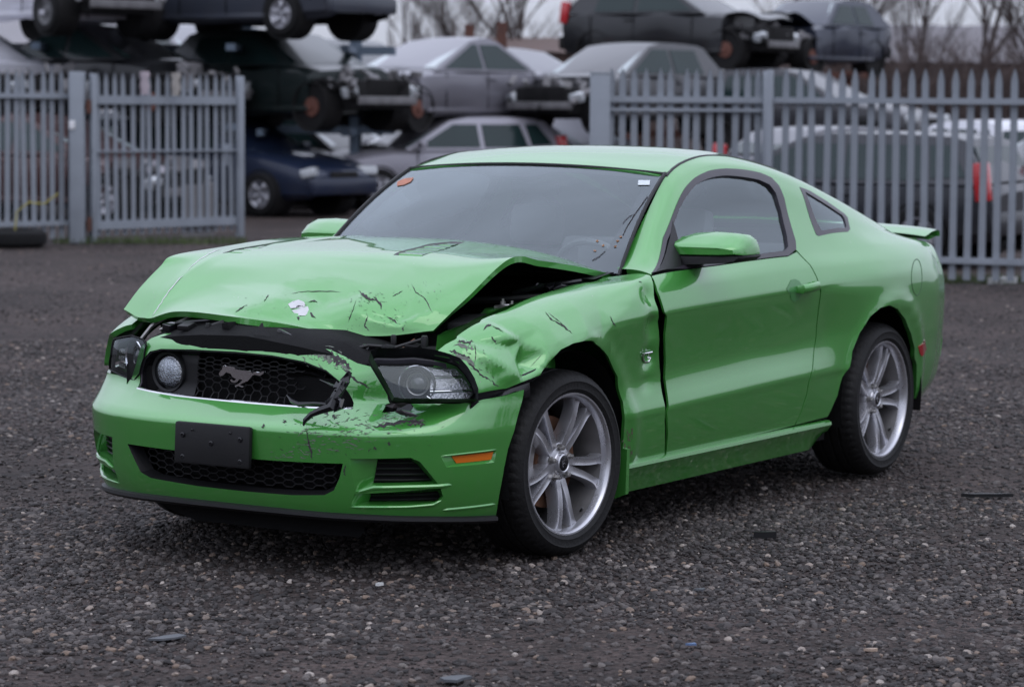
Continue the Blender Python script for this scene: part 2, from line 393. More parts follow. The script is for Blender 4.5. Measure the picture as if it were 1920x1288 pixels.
M_scuffg = mat('scuff_grey', (.14, .155, .13), .85, var=.7, vscale=70)
M_primer = mat('primer_pale_grey', (.55, .55, .56), .6, var=.3, vscale=40)
M_reflector = mat('lamp_reflector', (.42, .42, .44), .18, metal=.9, var=.35, vscale=55, bump=.5, bscale=120)
M_lampin = mat('lamp_black', (.006, .006, .007), .5, spec=.15, var=.2)
M_barrel = mat('rim_barrel', (.20, .195, .195), .45, metal=.6, var=.4, vscale=10)
M_fog = mat('fog_reflector', (.62, .63, .66), .14, metal=.9, var=.45, vscale=70, bump=.6, bscale=160)
M_dirtg = mat('mud_film', (.09, .075, .055), .9, var=.5, vscale=20)

car = empty('damaged_coupe', (0, 0, 0), label='lime green two-door coupe with crumpled bonnet and torn front bumper', cat='car')

# ------------------------------------------------------------------ body side: sections from sill to roof gutter
SX = [-3.80, -3.66, -3.45, -3.15, -2.70, -2.20, -1.95, -1.75, -1.45, -1.19, -.92, -.65, -.30, 0., .22, .40, .62, .80]
SY = {  # station: 13 (y, z) nodes
 -3.80: [(.60, .36), (.62, .42), (.63, .50), (.63, .54), (.64, .62), (.645, .72), (.64, .80), (.62, .88), (.60, .95), (.56, .985), (.53, .99), (.50, .995), (.47, .998)],
 -3.66: [(.71, .34), (.735, .40), (.75, .49), (.752, .53), (.76, .62), (.765, .75), (.76, .83), (.735, .92), (.70, .985), (.66, 1.005), (.62, 1.01), (.58, 1.015), (.54, 1.018)],
 -3.45: [(.775, .31), (.805, .37), (.825, .48), (.828, .52), (.838, .62), (.845, .77), (.838, .85), (.81, .93), (.765, .998), (.715, 1.022), (.67, 1.027), (.62, 1.03), (.56, 1.033)],
 -3.15: [(.83, .27), (.86, .34), (.88, .47), (.884, .51), (.895, .63), (.902, .80), (.896, .875), (.872, .95), (.82, 1.015), (.76, 1.05), (.705, 1.075), (.655, 1.105), (.585, 1.125)],
 -2.70: [(.86, .21), (.89, .31), (.915, .48), (.92, .52), (.936, .65), (.941, .82), (.935, .895), (.905, .965), (.85, 1.028), (.785, 1.09), (.725, 1.165), (.665, 1.225), (.58, 1.262)],
 -2.20: [(.85, .20), (.885, .30), (.905, .49), (.91, .525), (.905, .65), (.928, .862), (.926, .892), (.898, .965), (.85, 1.032), (.775, 1.16), (.715, 1.275), (.655, 1.345), (.575, 1.38)],
 -1.95: [(.845, .20), (.881, .30), (.907, .485), (.911, .522), (.890, .65), (.920, .872), (.922, .888), (.895, .965), (.848, 1.042), (.765, 1.19), (.70, 1.32), (.64, 1.39), (.57, 1.418)],
 -1.75: [(.842, .20), (.88, .30), (.907, .483), (.911, .520), (.886, .64), (.918, .868), (.920, .884), (.895, .962), (.848, 1.042), (.755, 1.205), (.695, 1.335), (.64, 1.405), (.575, 1.437)],
 -1.45: [(.84, .20), (.88, .30), (.908, .475), (.912, .513), (.886, .64), (.918, .862), (.920, .878), (.896, .958), (.850, 1.032), (.752, 1.20), (.695, 1.325), (.645, 1.395), (.59, 1.43)],
 -1.19: [(.84, .20), (.88, .30), (.908, .468), (.912, .505), (.887, .63), (.919, .855), (.921, .872), (.897, .952), (.850, 1.022), (.765, 1.165), (.715, 1.27), (.67, 1.335), (.622, 1.372)],
 -.92: [(.84, .20), (.88, .295), (.908, .46), (.912, .498), (.888, .62), (.919, .85), (.921, .866), (.899, .945), (.852, 1.013), (.80, 1.085), (.755, 1.145), (.715, 1.185), (.668, 1.205)],
 -.65: [(.84, .20), (.88, .29), (.907, .452), (.911, .49), (.889, .61), (.920, .842), (.922, .858), (.900, .935), (.858, .995), (.822, 1.008), (.79, 1.014), (.755, 1.017), (.70, 1.018)],
 -.30: [(.84, .20), (.885, .29), (.907, .45), (.910, .485), (.896, .60), (.924, .825), (.924, .845), (.900, .905), (.855, .95), (.81, .968), (.775, .973), (.74, .974), (.68, .965)],
 0.: [(.84, .20), (.89, .30), (.91, .45), (.913, .485), (.916, .60), (.930, .78), (.924, .82), (.895, .875), (.85, .915), (.80, .938), (.765, .945), (.73, .947), (.67, .938)],
 .22: [(.84, .20), (.885, .30), (.905, .45), (.908, .485), (.914, .60), (.922, .73), (.912, .785), (.88, .845), (.835, .885), (.79, .905), (.755, .912), (.72, .914), (.66, .905)],
 .40: [(.82, .20), (.87, .30), (.885, .45), (.888, .485), (.892, .60), (.893, .69), (.882, .74), (.86, .80), (.815, .842), (.77, .866), (.735, .875), (.70, .877), (.64, .868)],
 .62: [(.75, .20), (.785, .30), (.80, .45), (.805, .485), (.812, .58), (.815, .635), (.806, .68), (.785, .735), (.765, .772), (.72, .795), (.685, .805), (.65, .808), (.60, .80)],
 .80: [(.64, .20), (.66, .30), (.67, .45), (.67, .485), (.68, .56), (.685, .60), (.68, .64), (.665, .68), (.66, .705), (.63, .72), (.60, .728), (.57, .73), (.53, .72)],
}
_side = Loft(SX, np.arange(13.), [[(x, y, z) for y, z in SY[x]] for x in SX])
AX_F, AX_R, AZ = (0., .343), (-2.72, .343), .343
def _flare(P):
    """the rolled lips round the wheel openings, and the hollow behind the door"""
    P = P.copy()
    for (cx, cz), R, h in ((AX_F, .445, .010), (AX_R, .44, .012)):
        r = np.hypot(P[:, 0]-cx, P[:, 2]-cz)
        P[:, 1] += h*np.exp(-((r-R)/.045)**2)*(P[:, 2] > .1)
    d = np.exp(-((P[:, 0]+2.12)/.10)**2-((P[:, 2]-.68)/.16)**2); P[:, 1] -= .008*d
    return P
class Crumple:
    """folded sheet: push values at scattered points, straight facets between them, edges eased a little"""
    def __init__(s, pts, blur=.012):
        s.p = np.asarray(pts, float); s.blur = blur
        ov, _, of, *_r = delaunay_2d_cdt([Vector(q[:2]) for q in s.p], [], [], 0, 1e-7)
        s.v = np.array([tuple(v) for v in ov]); s.tri = np.array([f for f in of if len(f) == 3])
        s.val = np.array([s.p[((s.p[:, :2]-v)**2).sum(1).argmin(), 2] for v in s.v])
    def raw(s, Q):
        out = np.zeros(len(Q))
        for t in s.tri:
            a, b, c = s.v[t]; m = np.array([b-a, c-a]).T; D = np.linalg.det(m)
            if abs(D) < 1e-9: continue
            w = (Q-a) @ np.linalg.inv(m).T; k = (w[:, 0] >= 0) & (w[:, 1] >= 0) & (w.sum(1) <= 1)
            out[k] = (1-w[k].sum(1))*s.val[t[0]]+w[k, 0]*s.val[t[1]]+w[k, 1]*s.val[t[2]]
        return out
    def _eval(s, Q):
        b = s.blur
        return sum(s.raw(Q+np.array(o)*b)*w for o, w in (((0, 0), 2), ((1, 0), 1), ((-1, 0), 1), ((0, 1), 1), ((0, -1), 1), ((.7, .7), 1), ((-.7, .7), 1), ((.7, -.7), 1), ((-.7, -.7), 1)))/10
    def __call__(s, Q):
        if not hasattr(s, 'R'):                             # sampled once, then looked up
            s.n = 320; s.lo = s.p[:, :2].min(0); s.hi = s.p[:, :2].max(0); g = [np.linspace(s.lo[i], s.hi[i], s.n) for i in (0, 1)]
            X, Y = np.meshgrid(*g, indexing='ij'); s.R = s._eval(np.stack([X.ravel(), Y.ravel()], 1)).reshape(s.n, s.n)
        u = np.clip((Q-s.lo)/(s.hi-s.lo), 0, 1)*(s.n-1.001); i = u.astype(int); f = u-i
        a, b, c, d = (s.R[i[:, 0]+p, i[:, 1]+q] for p, q in ((0, 0), (1, 0), (0, 1), (1, 1)))
        return (a*(1-f[:, 0])+b*f[:, 0])*(1-f[:, 1])+(c*(1-f[:, 0])+d*f[:, 0])*f[:, 1]
def side0(A, T): return _flare(_side(A, T))
def _xz(pts):
    q = find_params(side0, [p[:2] for p in pts], (-.8, .8), (1, 12), face=-1); P = side0(q[:, 0], q[:, 1])
    return [(P[i, 0], P[i, 2], pts[i][2]) for i in range(len(pts))]
FOLDS = [(922, 612, .022), (889, 641, -.020), (890, 676, -.004), (923, 712, .004), (942, 626, .020), (960, 652, -.022), (992, 687, -.055),
 (972, 672, -.012), (945, 690, .020), (908, 668, .022), (1022, 660, .012), (985, 640, -.018), (1010, 618, .004), (960, 596, .006), (866, 640, .004), (868, 668, -.012),
 (905, 600, .004), (1040, 640, .010), (975, 712, .008), (950, 725, .012), (905, 735, .004), (850, 640, 0), (835, 660, .0), (1000, 580, 0), (1060, 600, -.006), (1090, 590, .0), (1055, 560, .004),
 (1100, 625, .006), (1075, 655, .004), (1015, 695, .006), (1125, 575, -.012), (1150, 604, .002), (1130, 640, -.006)]
_ring = [(.95, .3, 0), (.95, 1., 0), (-.55, 1.1, 0), (-.55, .3, 0), (-.4, .7, 0), (-.4, .9, 0), (-.45, .5, 0), (.2, 1.1, 0), (.6, 1.05, 0), (.1, .2, 0), (.5, .3, 0), (.75, .5, 0), (.3, .5, 0), (-.2, .5, 0)]
_fold = Crumple(_xz(FOLDS)+_ring, .007)
def fender_s(A, T):
    P = side0(A, T); k = P[:, 0] > -.6
    P[k, 1] += _fold(P[k][:, [0, 2]])
    # the rear edge of the wing buckled in front of the door
    w = np.exp(-((P[:, 0]+.565)/.05)**2)*np.clip((P[:, 2]-.55)/.12, 0, 1)*np.clip((1.0-P[:, 2])/.08, 0, 1)
    P[:, 1] += -.016*w+.008*w*np.sin(P[:, 2]*52)
    return P
def both(S): return lambda A, T: S(A, T)*np.array([1, -1, 1])

# traced panel outlines (survey points on the near side of the car)
ARCH_F = [(1013, 703), (1031, 677), (1052, 655), (1074, 644), (1096, 639), (1118, 646), (1140, 668), (1158, 706), (1168, 753), (1170, 805), (1167, 850)]
FENDER = [(1183, 514), (1130, 521), (1080, 532), (1030, 547), (985, 563), (950, 581), (915, 594), (893, 607), (860, 628), (835, 646), (815, 662),
          (838, 667), (862, 677), (878, 692), (890, 714), (897, 737), (950, 728), (1000, 708)] + ARCH_F + [(1166, 874), (1246, 855), (1246, 788), (1243, 745), (1238, 701), (1235, 657), (1233, 604), (1229, 568), (1225, 537), (1219, 517)]
DOOR = [(1222, 518), (1233, 546), (1246, 584), (1247.5, 626), (1248.5, 679), (1250, 728), (1251, 772), (1249, 855), (1300, 843), (1400, 819), (1489, 797), (1500, 776), (1512, 738), (1520, 701), (1529, 635), (1534, 580), (1536, 540), (1530, 519), (1518, 497), (1494, 472.5),
        (1477, 481.5), (1394, 491.5), (1284, 506.5)]
ARCH_R = [(1552, 781), (1570, 742), (1584, 700), (1598, 658), (1612, 624), (1631, 594), (1651, 577), (1668, 572), (1684, 580), (1698, 599), (1708, 624), (1715, 652), (1719, 694), (1718, 728), (1714, 747)]
def trace(S, pts, ra, rt, **k): return find_params(S, pts, ra, rt, **k)
t_f = trace(fender_s, FENDER, (-.8, .85), (.4, 12), face=-1)
panel('front_wing', fender_s, t_f, M_paint, car, res=.016, scale=(1, .09), thick=.012, face=-1, label='dented green front wing split from the bumper')
t_d = trace(side0, DOOR, (-2.2, -.4), (.4, 9.2), face=-1)
panel('door', side0, t_d, M_paint, car, res=.028, scale=(1, .09), thick=.009, face=-1, label='green driver door gaping at its front edge')
panel('door', side0, t_d, M_paint, car, res=.035, scale=(1, .09), thick=.03, face=-1, flip_y=True)

WIN_O = [(1221, 513), (1243, 446), (1267, 387), (1284, 353), (1302, 334), (1326, 322), (1360, 317), (1394, 319), (1425, 325), (1446, 334), (1460, 349), (1470, 373), (1480, 415), (1491, 452), (1492, 468), (1477, 480), (1394, 490), (1284, 505)]
WIN_I = [(1231, 508), (1250, 452), (1273, 393), (1289, 366), (1305, 347), (1326, 336), (1360, 330), (1394, 333), (1422, 338), (1442, 347), (1454, 363), (1464, 397), (1474, 440), (1477, 463), (1470, 471), (1394, 482), (1284, 498)]
QW_O = [(1499, 351), (1518, 358), (1552, 379), (1583, 401), (1589, 408), (1594, 430), (1590, 435), (1535, 443), (1530, 440), (1518, 408)]
QW_I = [(1509.5, 360), (1518, 365), (1552, 386), (1579, 404), (1583, 410), (1587, 425), (1584, 428), (1541, 433), (1538, 430), (1524, 398)]
RS = dict(ra=(-3.3, -.5), rt=(6.5, 12), face=-1)
w_o, w_i, q_o, q_i = (trace(side0, p, **RS) for p in (WIN_O, WIN_I, QW_O, QW_I))
# the pillars, roof rail and rear wing are one pressing
pil = trace(side0, [(1183, 514), (1221, 515)], (-.8, -.4), (7, 12), face=-1)
arch_r = trace(side0, ARCH_R, (-3.3, -1.9), (.1, 9), face=-1)
dr = t_d[10:20]                                             # along the rear edge of the door
gut = [(x, 12.) for x in (-3.62, -3.45, -3.3, -3.15, -3.0, -2.85, -2.7, -2.5, -2.35, -2.2, -2.05, -1.95, -1.85, -1.75, -1.6, -1.45, -1.3, -1.19, -1.05, -.92, -.78, -.65)]
quarter = [tuple(pil[1]+[0, .0])] + [tuple(q) for q in w_o[1:15]] + [tuple(np.array(dr[9])+[-.010, .03])] + [tuple(np.array(q)+[-.008, 0]) for q in dr[8::-1]] + [tuple(q) for q in arch_r] + \
          [(-3.35, .0), (-3.60, .0), (-3.72, .6), (-3.74, 2), (-3.75, 4), (-3.75, 6), (-3.73, 7.5), (-3.68, 9), (-3.64, 10.5)] + gut
panel('rear_wing', side0, quarter, M_paint, car, holes=[q_o], res=.024, scale=(1, .09), thick=.02, face=-1)
panel('rear_wing', side0, quarter, M_paint, car, holes=[q_o], res=.035, scale=(1, .09), thick=.02, face=-1, flip_y=True)
def off(S, d, face=-1):
    def f(A, T):
        A = np.asarray(A, float); T = np.asarray(T, float); e = 1e-3; N = np.cross(S(A+e, T)-S(A-e, T), S(A, T+e)-S(A, T-e))*face
        N /= np.linalg.norm(N, axis=1)[:, None]+1e-12; return S(A, T)+N*d
    return f
for fy in (False, True):
    panel('window_trim', off(side0, .003), w_o, M_trim, car, holes=[w_i], res=.02, scale=(1, .09), thick=.02, face=-1, flip_y=fy)
    panel('side_window', off(side0, -.008), w_i, M_glass, car, res=.04, scale=(1, .09), thick=0, face=-1, flip_y=fy)
    qt = panel('quarter_window', off(side0, -.004), q_i, M_glass, car, res=.03, scale=(1, .09), thick=0, face=-1, flip_y=fy)
    panel('seal', off(side0, .001), q_o, M_trim, qt, holes=[q_i], res=.02, scale=(1, .09), thick=.012, face=-1, flip_y=fy)
# far-side wing, straight
FEN0 = trace(side0, FENDER[:11]+[(838, 667), (862, 677), (878, 692), (890, 714), (897, 737), (950, 728), (1000, 708)]+ARCH_F+[(1166, 874), (1246, 855)], (-.8, .85), (.4, 12), face=-1)
FEN0 = np.vstack([[(-.60, 11.3), (-.3, 11.4), (0, 11.4), (.25, 11.4), (.45, 11.2), (.60, 10.6)], FEN0[11:], [(-.66, 3), (-.65, 6), (-.65, 8), (-.63, 9)]])
panel('front_wing', side0, FEN0, M_paint, car, res=.03, scale=(1, .09), thick=.02, face=-1, flip_y=True)

# ------------------------------------------------------------------ roof, windscreen, rear window, boot lid
def sym(rows):  # rows: list of (x, [(y,z)...]) for y>=0 -> full width
    return [[(x, -y, z) for y, z in r[::-1] if y > 0]+[(x, y, z) for y, z in r] for x, r in rows]
RO = [(-1.10, [(0, 1.392), (.2, 1.389), (.4, 1.379), (.53, 1.366), (.632, 1.345)]),
      (-1.19, [(0, 1.419), (.2, 1.416), (.4, 1.404), (.53, 1.390), (.618, 1.374)]),
      (-1.32, [(0, 1.447), (.2, 1.443), (.4, 1.431), (.52, 1.418), (.602, 1.406)]),
      (-1.45, [(0, 1.462), (.2, 1.459), (.4, 1.449), (.51, 1.439), (.586, 1.431)]),
      (-1.75, [(0, 1.473), (.2, 1.470), (.4, 1.459), (.50, 1.447), (.572, 1.438)]),
      (-2.05, [(0, 1.455), (.2, 1.452), (.4, 1.440), (.50, 1.421), (.568, 1.405)]),
      (-2.30, [(0, 1.415), (.2, 1.412), (.4, 1.396), (.50, 1.378), (.574, 1.360)])]
rx = [-r[0] for r in RO]; ry = np.array([-.62, -.52, -.4, -.2, 0, .2, .4, .52, .62])
_roof = Loft(rx, ry, sym(RO))
panel('roof', _roof, [(1.145, -.60), (1.125, -.4), (1.112, -.2), (1.108, 0), (1.112, .2), (1.125, .4), (1.145, .60), (1.19, .615), (1.5, .615), (1.8, .615), (2.1, .615), (2.25, .60), (2.28, .3), (2.28, -.3), (2.25, -.60), (2.1, -.615), (1.5, -.615), (1.19, -.615)], M_paint, car, res=.035, scale=(1, 1), thick=.02, face=-1)
# black gutter strips
for s in (1, -1):
    P = [(x, s*(y-.001), z-.003) for x, y, z in [tuple(_side([x], [12.])[0]) for x in np.linspace(-1.17, -2.25, 16)]]
    MB().tube(P, .007, 6).build('roof_gutter', M_black, car)
# windscreen: ruled between cowl and roof edge, bulged forward
def _ws(u, v, d=0.):
    """u -1..1 across, v 0 (cowl)..1 (roof)"""
    u = np.asarray(u, float); v = np.asarray(v, float); bx = -.64+.24*(1-u*u); bz = 1.0+.01*(1-u*u); by = .72*u
    tx = -1.175+.055*(1-u*u); tz = 1.372+.030*(1-u*u); ty = .618*u
    P = np.stack([bx+(tx-bx)*v, by+(ty-by)*v, bz+(tz-bz)*v], 1); P[:, 2] += .045*v*(1-v)*4*.6; P[:, 0] += .02*v*(1-v)*4*.6
    n = np.stack([np.full(len(u), .55), .12*u, np.full(len(u), .83)], 1); return P+n*d
full = [(-1, 0), (-.5, 0), (0, 0), (.5, 0), (1, 0), (1, .5), (1, .985), (.5, .985), (0, .985), (-.5, .985), (-1, .985), (-1, .5)]
inner = [(-.90, .16), (-.80, .09), (-.5, .07), (0, .06), (.5, .07), (.80, .09), (.90, .16), (.925, .5), (.925, .88), (.90, .915), (.4, .925), (.24, .92), (.17, .86), (.10, .845), (-.10, .845), (-.17, .86), (-.24, .92), (-.5, .925), (-.90, .915), (-.925, .88), (-.925, .5)]
wsg = panel('windscreen', lambda u, v: _ws(u, v), full, M_wind, car, res=.05, scale=(.7, .62), thick=0)
panel('black_border', lambda u, v: _ws(u, v, -.004), full, M_trim, wsg, holes=[inner], res=.05, scale=(.7, .62), thick=.002)
for s in (1, -1):
    P = _ws([s*1.0]*14, np.linspace(-.02, 1, 14), .002); MB().tube(P, .008, 6).build('windscreen_seal', M_black, car)
P = _ws(np.linspace(-1, 1, 24), [.992]*24, .002); MB().tube(P, .007, 6).build('windscreen_seal', M_black, car)
# rear window and boot
RW = Loft([0, 1, 2, 3], np.array([-1, -.5, 0, .5, 1.]), [[(-2.27, -.57, 1.366), (-2.29, -.3, 1.40), (-2.29, 0, 1.408), (-2.29, .3, 1.40), (-2.27, .57, 1.366)],
      [(-2.58, -.585, 1.29), (-2.62, -.3, 1.325), (-2.63, 0, 1.333), (-2.62, .3, 1.325), (-2.58, .585, 1.29)],
      [(-2.86, -.59, 1.20), (-2.93, -.3, 1.225), (-2.95, 0, 1.23), (-2.93, .3, 1.225), (-2.86, .59, 1.20)],
      [(-3.12, -.595, 1.11), (-3.22, -.3, 1.10), (-3.25, 0, 1.10), (-3.22, .3, 1.10), (-3.12, .595, 1.11)]])
panel('rear_window', RW, [(0, -1), (0, 0), (0, 1), (1.5, 1), (3, 1), (3, 0), (3, -1), (1.5, -1)], M_glass, car, res=.07, scale=(.3, .58), thick=0, face=-1)
BT = Loft([0, 1, 2, 3, 4, 5], np.array([-1, -.5, 0, .5, 1.]), [[(x, -w, z-.006), (x-.03*c, -w/2, z), (x-.04*c, 0, z+.003), (x-.03*c, w/2, z), (x, w, z-.006)] for x, w, z, c in
      ((-3.13, .60, 1.105, 2.2), (-3.35, .585, 1.055, 1.5), (-3.60, .565, 1.035, 1), (-3.78, .55, 1.03, 1), (-3.835, .55, .98, 1), (-3.84, .55, .75, 1))])
panel('boot_lid', BT, [(0, -1), (0, 0), (0, 1), (2.5, 1), (5, 1), (5, 0), (5, -1), (2.5, -1)], M_paint, car, res=.06, scale=(.2, .58), thick=.02, face=-1)
# spoiler lip with down-turned ends
V = []
for y in np.linspace(-.70, .70, 29):
    e = (abs(y)/.70)**6; x0 = -3.55-.02*(1-abs(y)/.7)-.03*e; zt = 1.058+.014*(1-(y/.7)**2)-.012*e; ln = .20-.03*e
    V.append([(x0, y, zt-.012), (x0-.07, y, zt+.006), (x0-ln*.8, y, zt+.016), (x0-ln, y, zt+.008), (x0-ln-.002, y, zt-.016), (x0-ln*.7, y, zt-.016), (x0-.04, y, zt-.03)])
MB().grid(V).build('spoiler', M_paint, car)
# rear bumper and tail panel
RB = Loft([0, 1, 2, 3, 4, 5, 6], np.array([-1, -.85, -.5, 0, .5, .85, 1.]), [[(-3.64+dx, -w, z), (-3.77+dx, -w*.84, z), (-3.85+dx, -w*.5, z), (-3.87+dx, 0, z), (-3.85+dx, w*.5, z), (-3.77+dx, w*.84, z), (-3.64+dx, w, z)] for dx, w, z in
      ((.12, .70, .30), (.06, .735, .36), (0, .765, .47), (-.005, .768, .60), (.01, .765, .70), (.02, .75, .84), (.06, .70, .985))])
panel('rear_bumper', RB, [(0, -1), (0, 0), (0, 1), (3, 1), (6, 1), (6, 0), (6, -1), (3, -1)], M_paint, car, res=.06, scale=(.12, .77), thick=.02)
for s in (1, -1):
    for k in range(3):
        y = s*(.36+.085*k); MB().box((-3.85+.012*k, y, .80), (.05, .06, .17), bev=.012).build('tail_lamp', M_red, car)

# ------------------------------------------------------------------ front bumper skin
FY = np.array([0, .2, .4, .55, .66, .75, .82, .875, .905]); FS = np.array([0, .2, .401, .557, .679, .799, .921, 1.044, 1.165])
FDX = np.array([0, .006, .03, .075, .135, .215, .315, .435, .56])
def _flev(z, x0, ys, inn=0., w=(1, 1, 1, 1, .9, .6, .2, 0, 0)):
    return [(x0-dx-inn*k, y*ys, z) for y, dx, k in zip(FY, FDX, w)]
LEV = [(.185, .885, .95, 0), (.215, .905, .965, 0), (.27, .925, .978, 0), (.36, .940, .992, 0), (.46, .950, .998, 0), (.512, .953, 1.0, 0), (.524, .951, 1.0, .003), (.530, .948, 1.0, .010), (.555, .936, 1.0, .042), (.580, .925, 1.0, .075),
       (.600, .915, 1.0, .098), (.612, .908, 1.0, .104), (.64, .900, 1.0, .100), (.70, .890, .995, .090), (.755, .880, .985, .092), (.790, .862, .97, .104), (.812, .835, .955, .122)]
_h = [_flev(*l) for l in LEV]
_fs = np.concatenate([-FS[:0:-1], FS])
_fasc = Loft([l[0] for l in LEV], _fs, [[(x, -y, z) for x, y, z in r[:0:-1]]+r for r in _h], along='pchip')
def fasc0(Z, S): return _fasc(Z, S)
def fasc(Z, S):
    P = fasc0(Z, S)
    # near corner of the grille surround knocked back and down
    w = np.exp(-((P[:, 1]-.42)/.16)**2-((P[:, 2]-.77)/.07)**2); P[:, 0] -= .03*w; P[:, 2] -= .012*w
    # tear dent under the lamp
    w = np.exp(-((P[:, 1]-.60)/.06)**2-((P[:, 2]-.56)/.03)**2); P[:, 0] -= .022*w
    # horizontal character lips of the lower corner
    return P
# ------------------------------------------------------------------ front bumper: openings and pockets
FA = dict(ra=(.19, .811), rt=(-1.1, 1.16), face=-1)
def sub(S, px, **k): return [tuple(q) for q in trace(S, px, **{**FA, **k})]
near_edge = sub(fasc, [(637, 963), (700, 966), (807, 969), (880, 969), (930, 966), (934, 940), (945, 878), (953, 840), (965, 805), (983, 765), (1000, 731),
                       (950, 741), (905, 749), (889, 754), (800, 757), (748, 757), (728, 727), (708, 699), (694, 687), (670, 681), (648, 669), (620, 656), (560, 640.5), (460, 628)], ra=(.186, .811))
far_top = sub(fasc, [(380, 622.5), (310, 625), (284, 634), (265, 650), (256, 680), (247, 709), (222, 703)])
far_side = [(z, -s) for z, s in near_edge[0:11]][::-1]
bump_out = [(.236, 0), (.234, .30)]+near_edge+far_top+[(.625, -.93)]+far_side+[(.234, -.30)]
GRILLE = [(258, 727), (330, 741), (460, 754), (580, 763), (662, 765), (655, 738), (640, 717), (612, 694), (572, 678), (510, 666), (440, 659), (360, 655), (302, 654), (281, 659), (269, 673), (262, 696)]
LOWG = [(239, 832), (264, 885), (283, 896), (371, 911), (460, 921), (548, 928), (608, 928), (626, 919), (637, 895), (643, 869), (560, 866), (482, 861), (336, 845)]
g_o = sub(fasc, GRILLE); l_o = sub(fasc, LOWG)
SC1o, SC1i = [(655, 860), (770, 858), (788, 866), (822, 908), (666, 921)], [(708, 862), (770, 862), (783, 871), (810, 901), (700, 905)]
SC2o, SC2i = [(664, 926), (826, 914), (831, 931), (822, 942), (766, 948), (657, 949)], [(696, 926), (820, 921), (825, 931), (816, 938), (760, 939), (692, 939)]
MKo, MKi = [(826, 855.5), (931, 843), (927, 866.5), (837, 876)], [(846, 855), (924, 846.5), (920, 861), (855, 868)]
TEAR = [(724, 758), (737, 753.5), (768, 755), (776, 762), (770, 771), (752, 768), (738, 772), (716, 774)]
s1, s2, mk = sub(fasc, SC1o), sub(fasc, SC2o), sub(fasc, MKo)
mir = lambda o: [(z, -s) for z, s in o][::-1]
bumper = panel('front_bumper', fasc, bump_out, M_paint, car, holes=[g_o, l_o, s1, s2, mk, mir(s1), mir(s2), mir(mk), sub(fasc, TEAR)], res=.02, scale=(1, 1), thick=.012, face=-1,
               label='scraped and torn green front bumper skin')
def pocket(name, S, outer, inner, depth, m_wall, m_back, parent, k=6):
    """a recess: walls from the opening down to a smaller back plate"""
    So, Si = S, off(S, -depth)
    o = np.array(outer); i = np.array(inner); n = len(o); P = []; Q = []
    for j in range(n):
        for u in np.arange(k)/k: P.append(o[j]+(o[(j+1) % n]-o[j])*u); Q.append(i[j]+(i[(j+1) % n]-i[j])*u)
    P = np.array(P); Q = np.array(Q); A = So(P[:, 0], P[:, 1]); B = Si(Q[:, 0], Q[:, 1]); Mi = (A*.45+B*.55)
    n = len(A); V = np.vstack([A, B]); Fc = [(a, (a+1) % n, n+(a+1) % n, n+a) for a in range(n)]
    b = MB(); b.add(V, Fc); return b.build(name, m_wall, parent), Q
for m_ in (1, -1):
    S = fasc if m_ == 1 else (lambda Z, s: fasc0(Z, np.asarray(s)*-1)*np.array([1, 1, 1]))
    for outer, innerp, nsl in ((s1, SC1i, 4), (s2, SC2i, 2)):
        inn = sub(off(fasc, -.05), innerp)
        if m_ == 1: Su = fasc; o_, i_ = outer, inn
        else: Su = fasc0; o_, i_ = mir(outer), mir(inn)
        if m_ == -1: n_ = len(o_); 
        w, Q = pocket('scoop_wall', Su, o_, i_, .05, M_paint, None, bumper)
        panel('scoop_mesh', off(Su, -.052), [tuple(q) for q in Q], M_matte, bumper, res=.04, scale=(1, 1), thick=0, face=-1)
        b = MB(); z0, z1 = min(q[0] for q in i_), max(q[0] for q in i_); sl = sorted(q[1] for q in i_); 
        for j in range(nsl):
            z = z0+(z1-z0)*(j+.6)/nsl; xs = []
            for s_ in np.linspace(sl[0], sl[-1], 60):
                if inside([tuple(q) for q in i_], np.array([[z, s_]]))[0]: xs.append(s_)
            if len(xs) > 3:
                P = off(Su, -.044)(np.full(12, z), np.linspace(xs[0], xs[-1], 12)); b.tube(P, .0035, 5)
        b.build('scoop_slats', M_black, bumper)
    inn = sub(off(fasc, -.012), MKi); o_, i_ = (mk, inn) if m_ == 1 else (mir(mk), mir(inn)); Su = fasc if m_ == 1 else fasc0
    pocket('marker_recess', Su, o_, i_, .012, M_paint, None, bumper)
    panel('side_marker', off(Su, -.009), i_, M_amber, bumper, res=.02, scale=(1, 1), thick=.004, face=-1)
# lips that stand proud round the scoops and along the lower edge
def lip(S, px, r, m, parent, name, d=.0, n=40, mirror=True, sq=1.):
    q = np.array(sub(off(S, d), px)); u = np.linspace(0, len(q)-1, n); q = np.stack([np.interp(u, range(len(q)), q[:, 0]), np.interp(u, range(len(q)), q[:, 1])], 1)
    r_ = r*np.minimum(1, np.minimum(np.arange(n), np.arange(n)[::-1])/6+.25)
    MB().tube(off(S, d)(q[:, 0], q[:, 1]), r_, 8).build(name, m, parent)
    if mirror: MB().tube(off(fasc0, d)(q[:, 0], -q[:, 1]), r_, 8).build(name, m, parent)
lip(fasc, [(668, 923.5), (700, 914), (760, 913), (824, 911), (850, 908)], .009, M_paint, bumper, 'scoop_blade', -.004)
lip(fasc, [(655, 950), (700, 950.5), (766, 950), (812, 946), (829, 937)], .006, M_paint, bumper, 'scoop_lip', -.002)
lip(fasc, [(826, 956), (880, 951), (931, 944)], .007, M_paint, bumper, 'corner_lip', -.003)
lip(fasc, [(826, 855), (880, 849), (931, 842.5)], .004, M_paint, bumper, 'marker_lip', -.001)
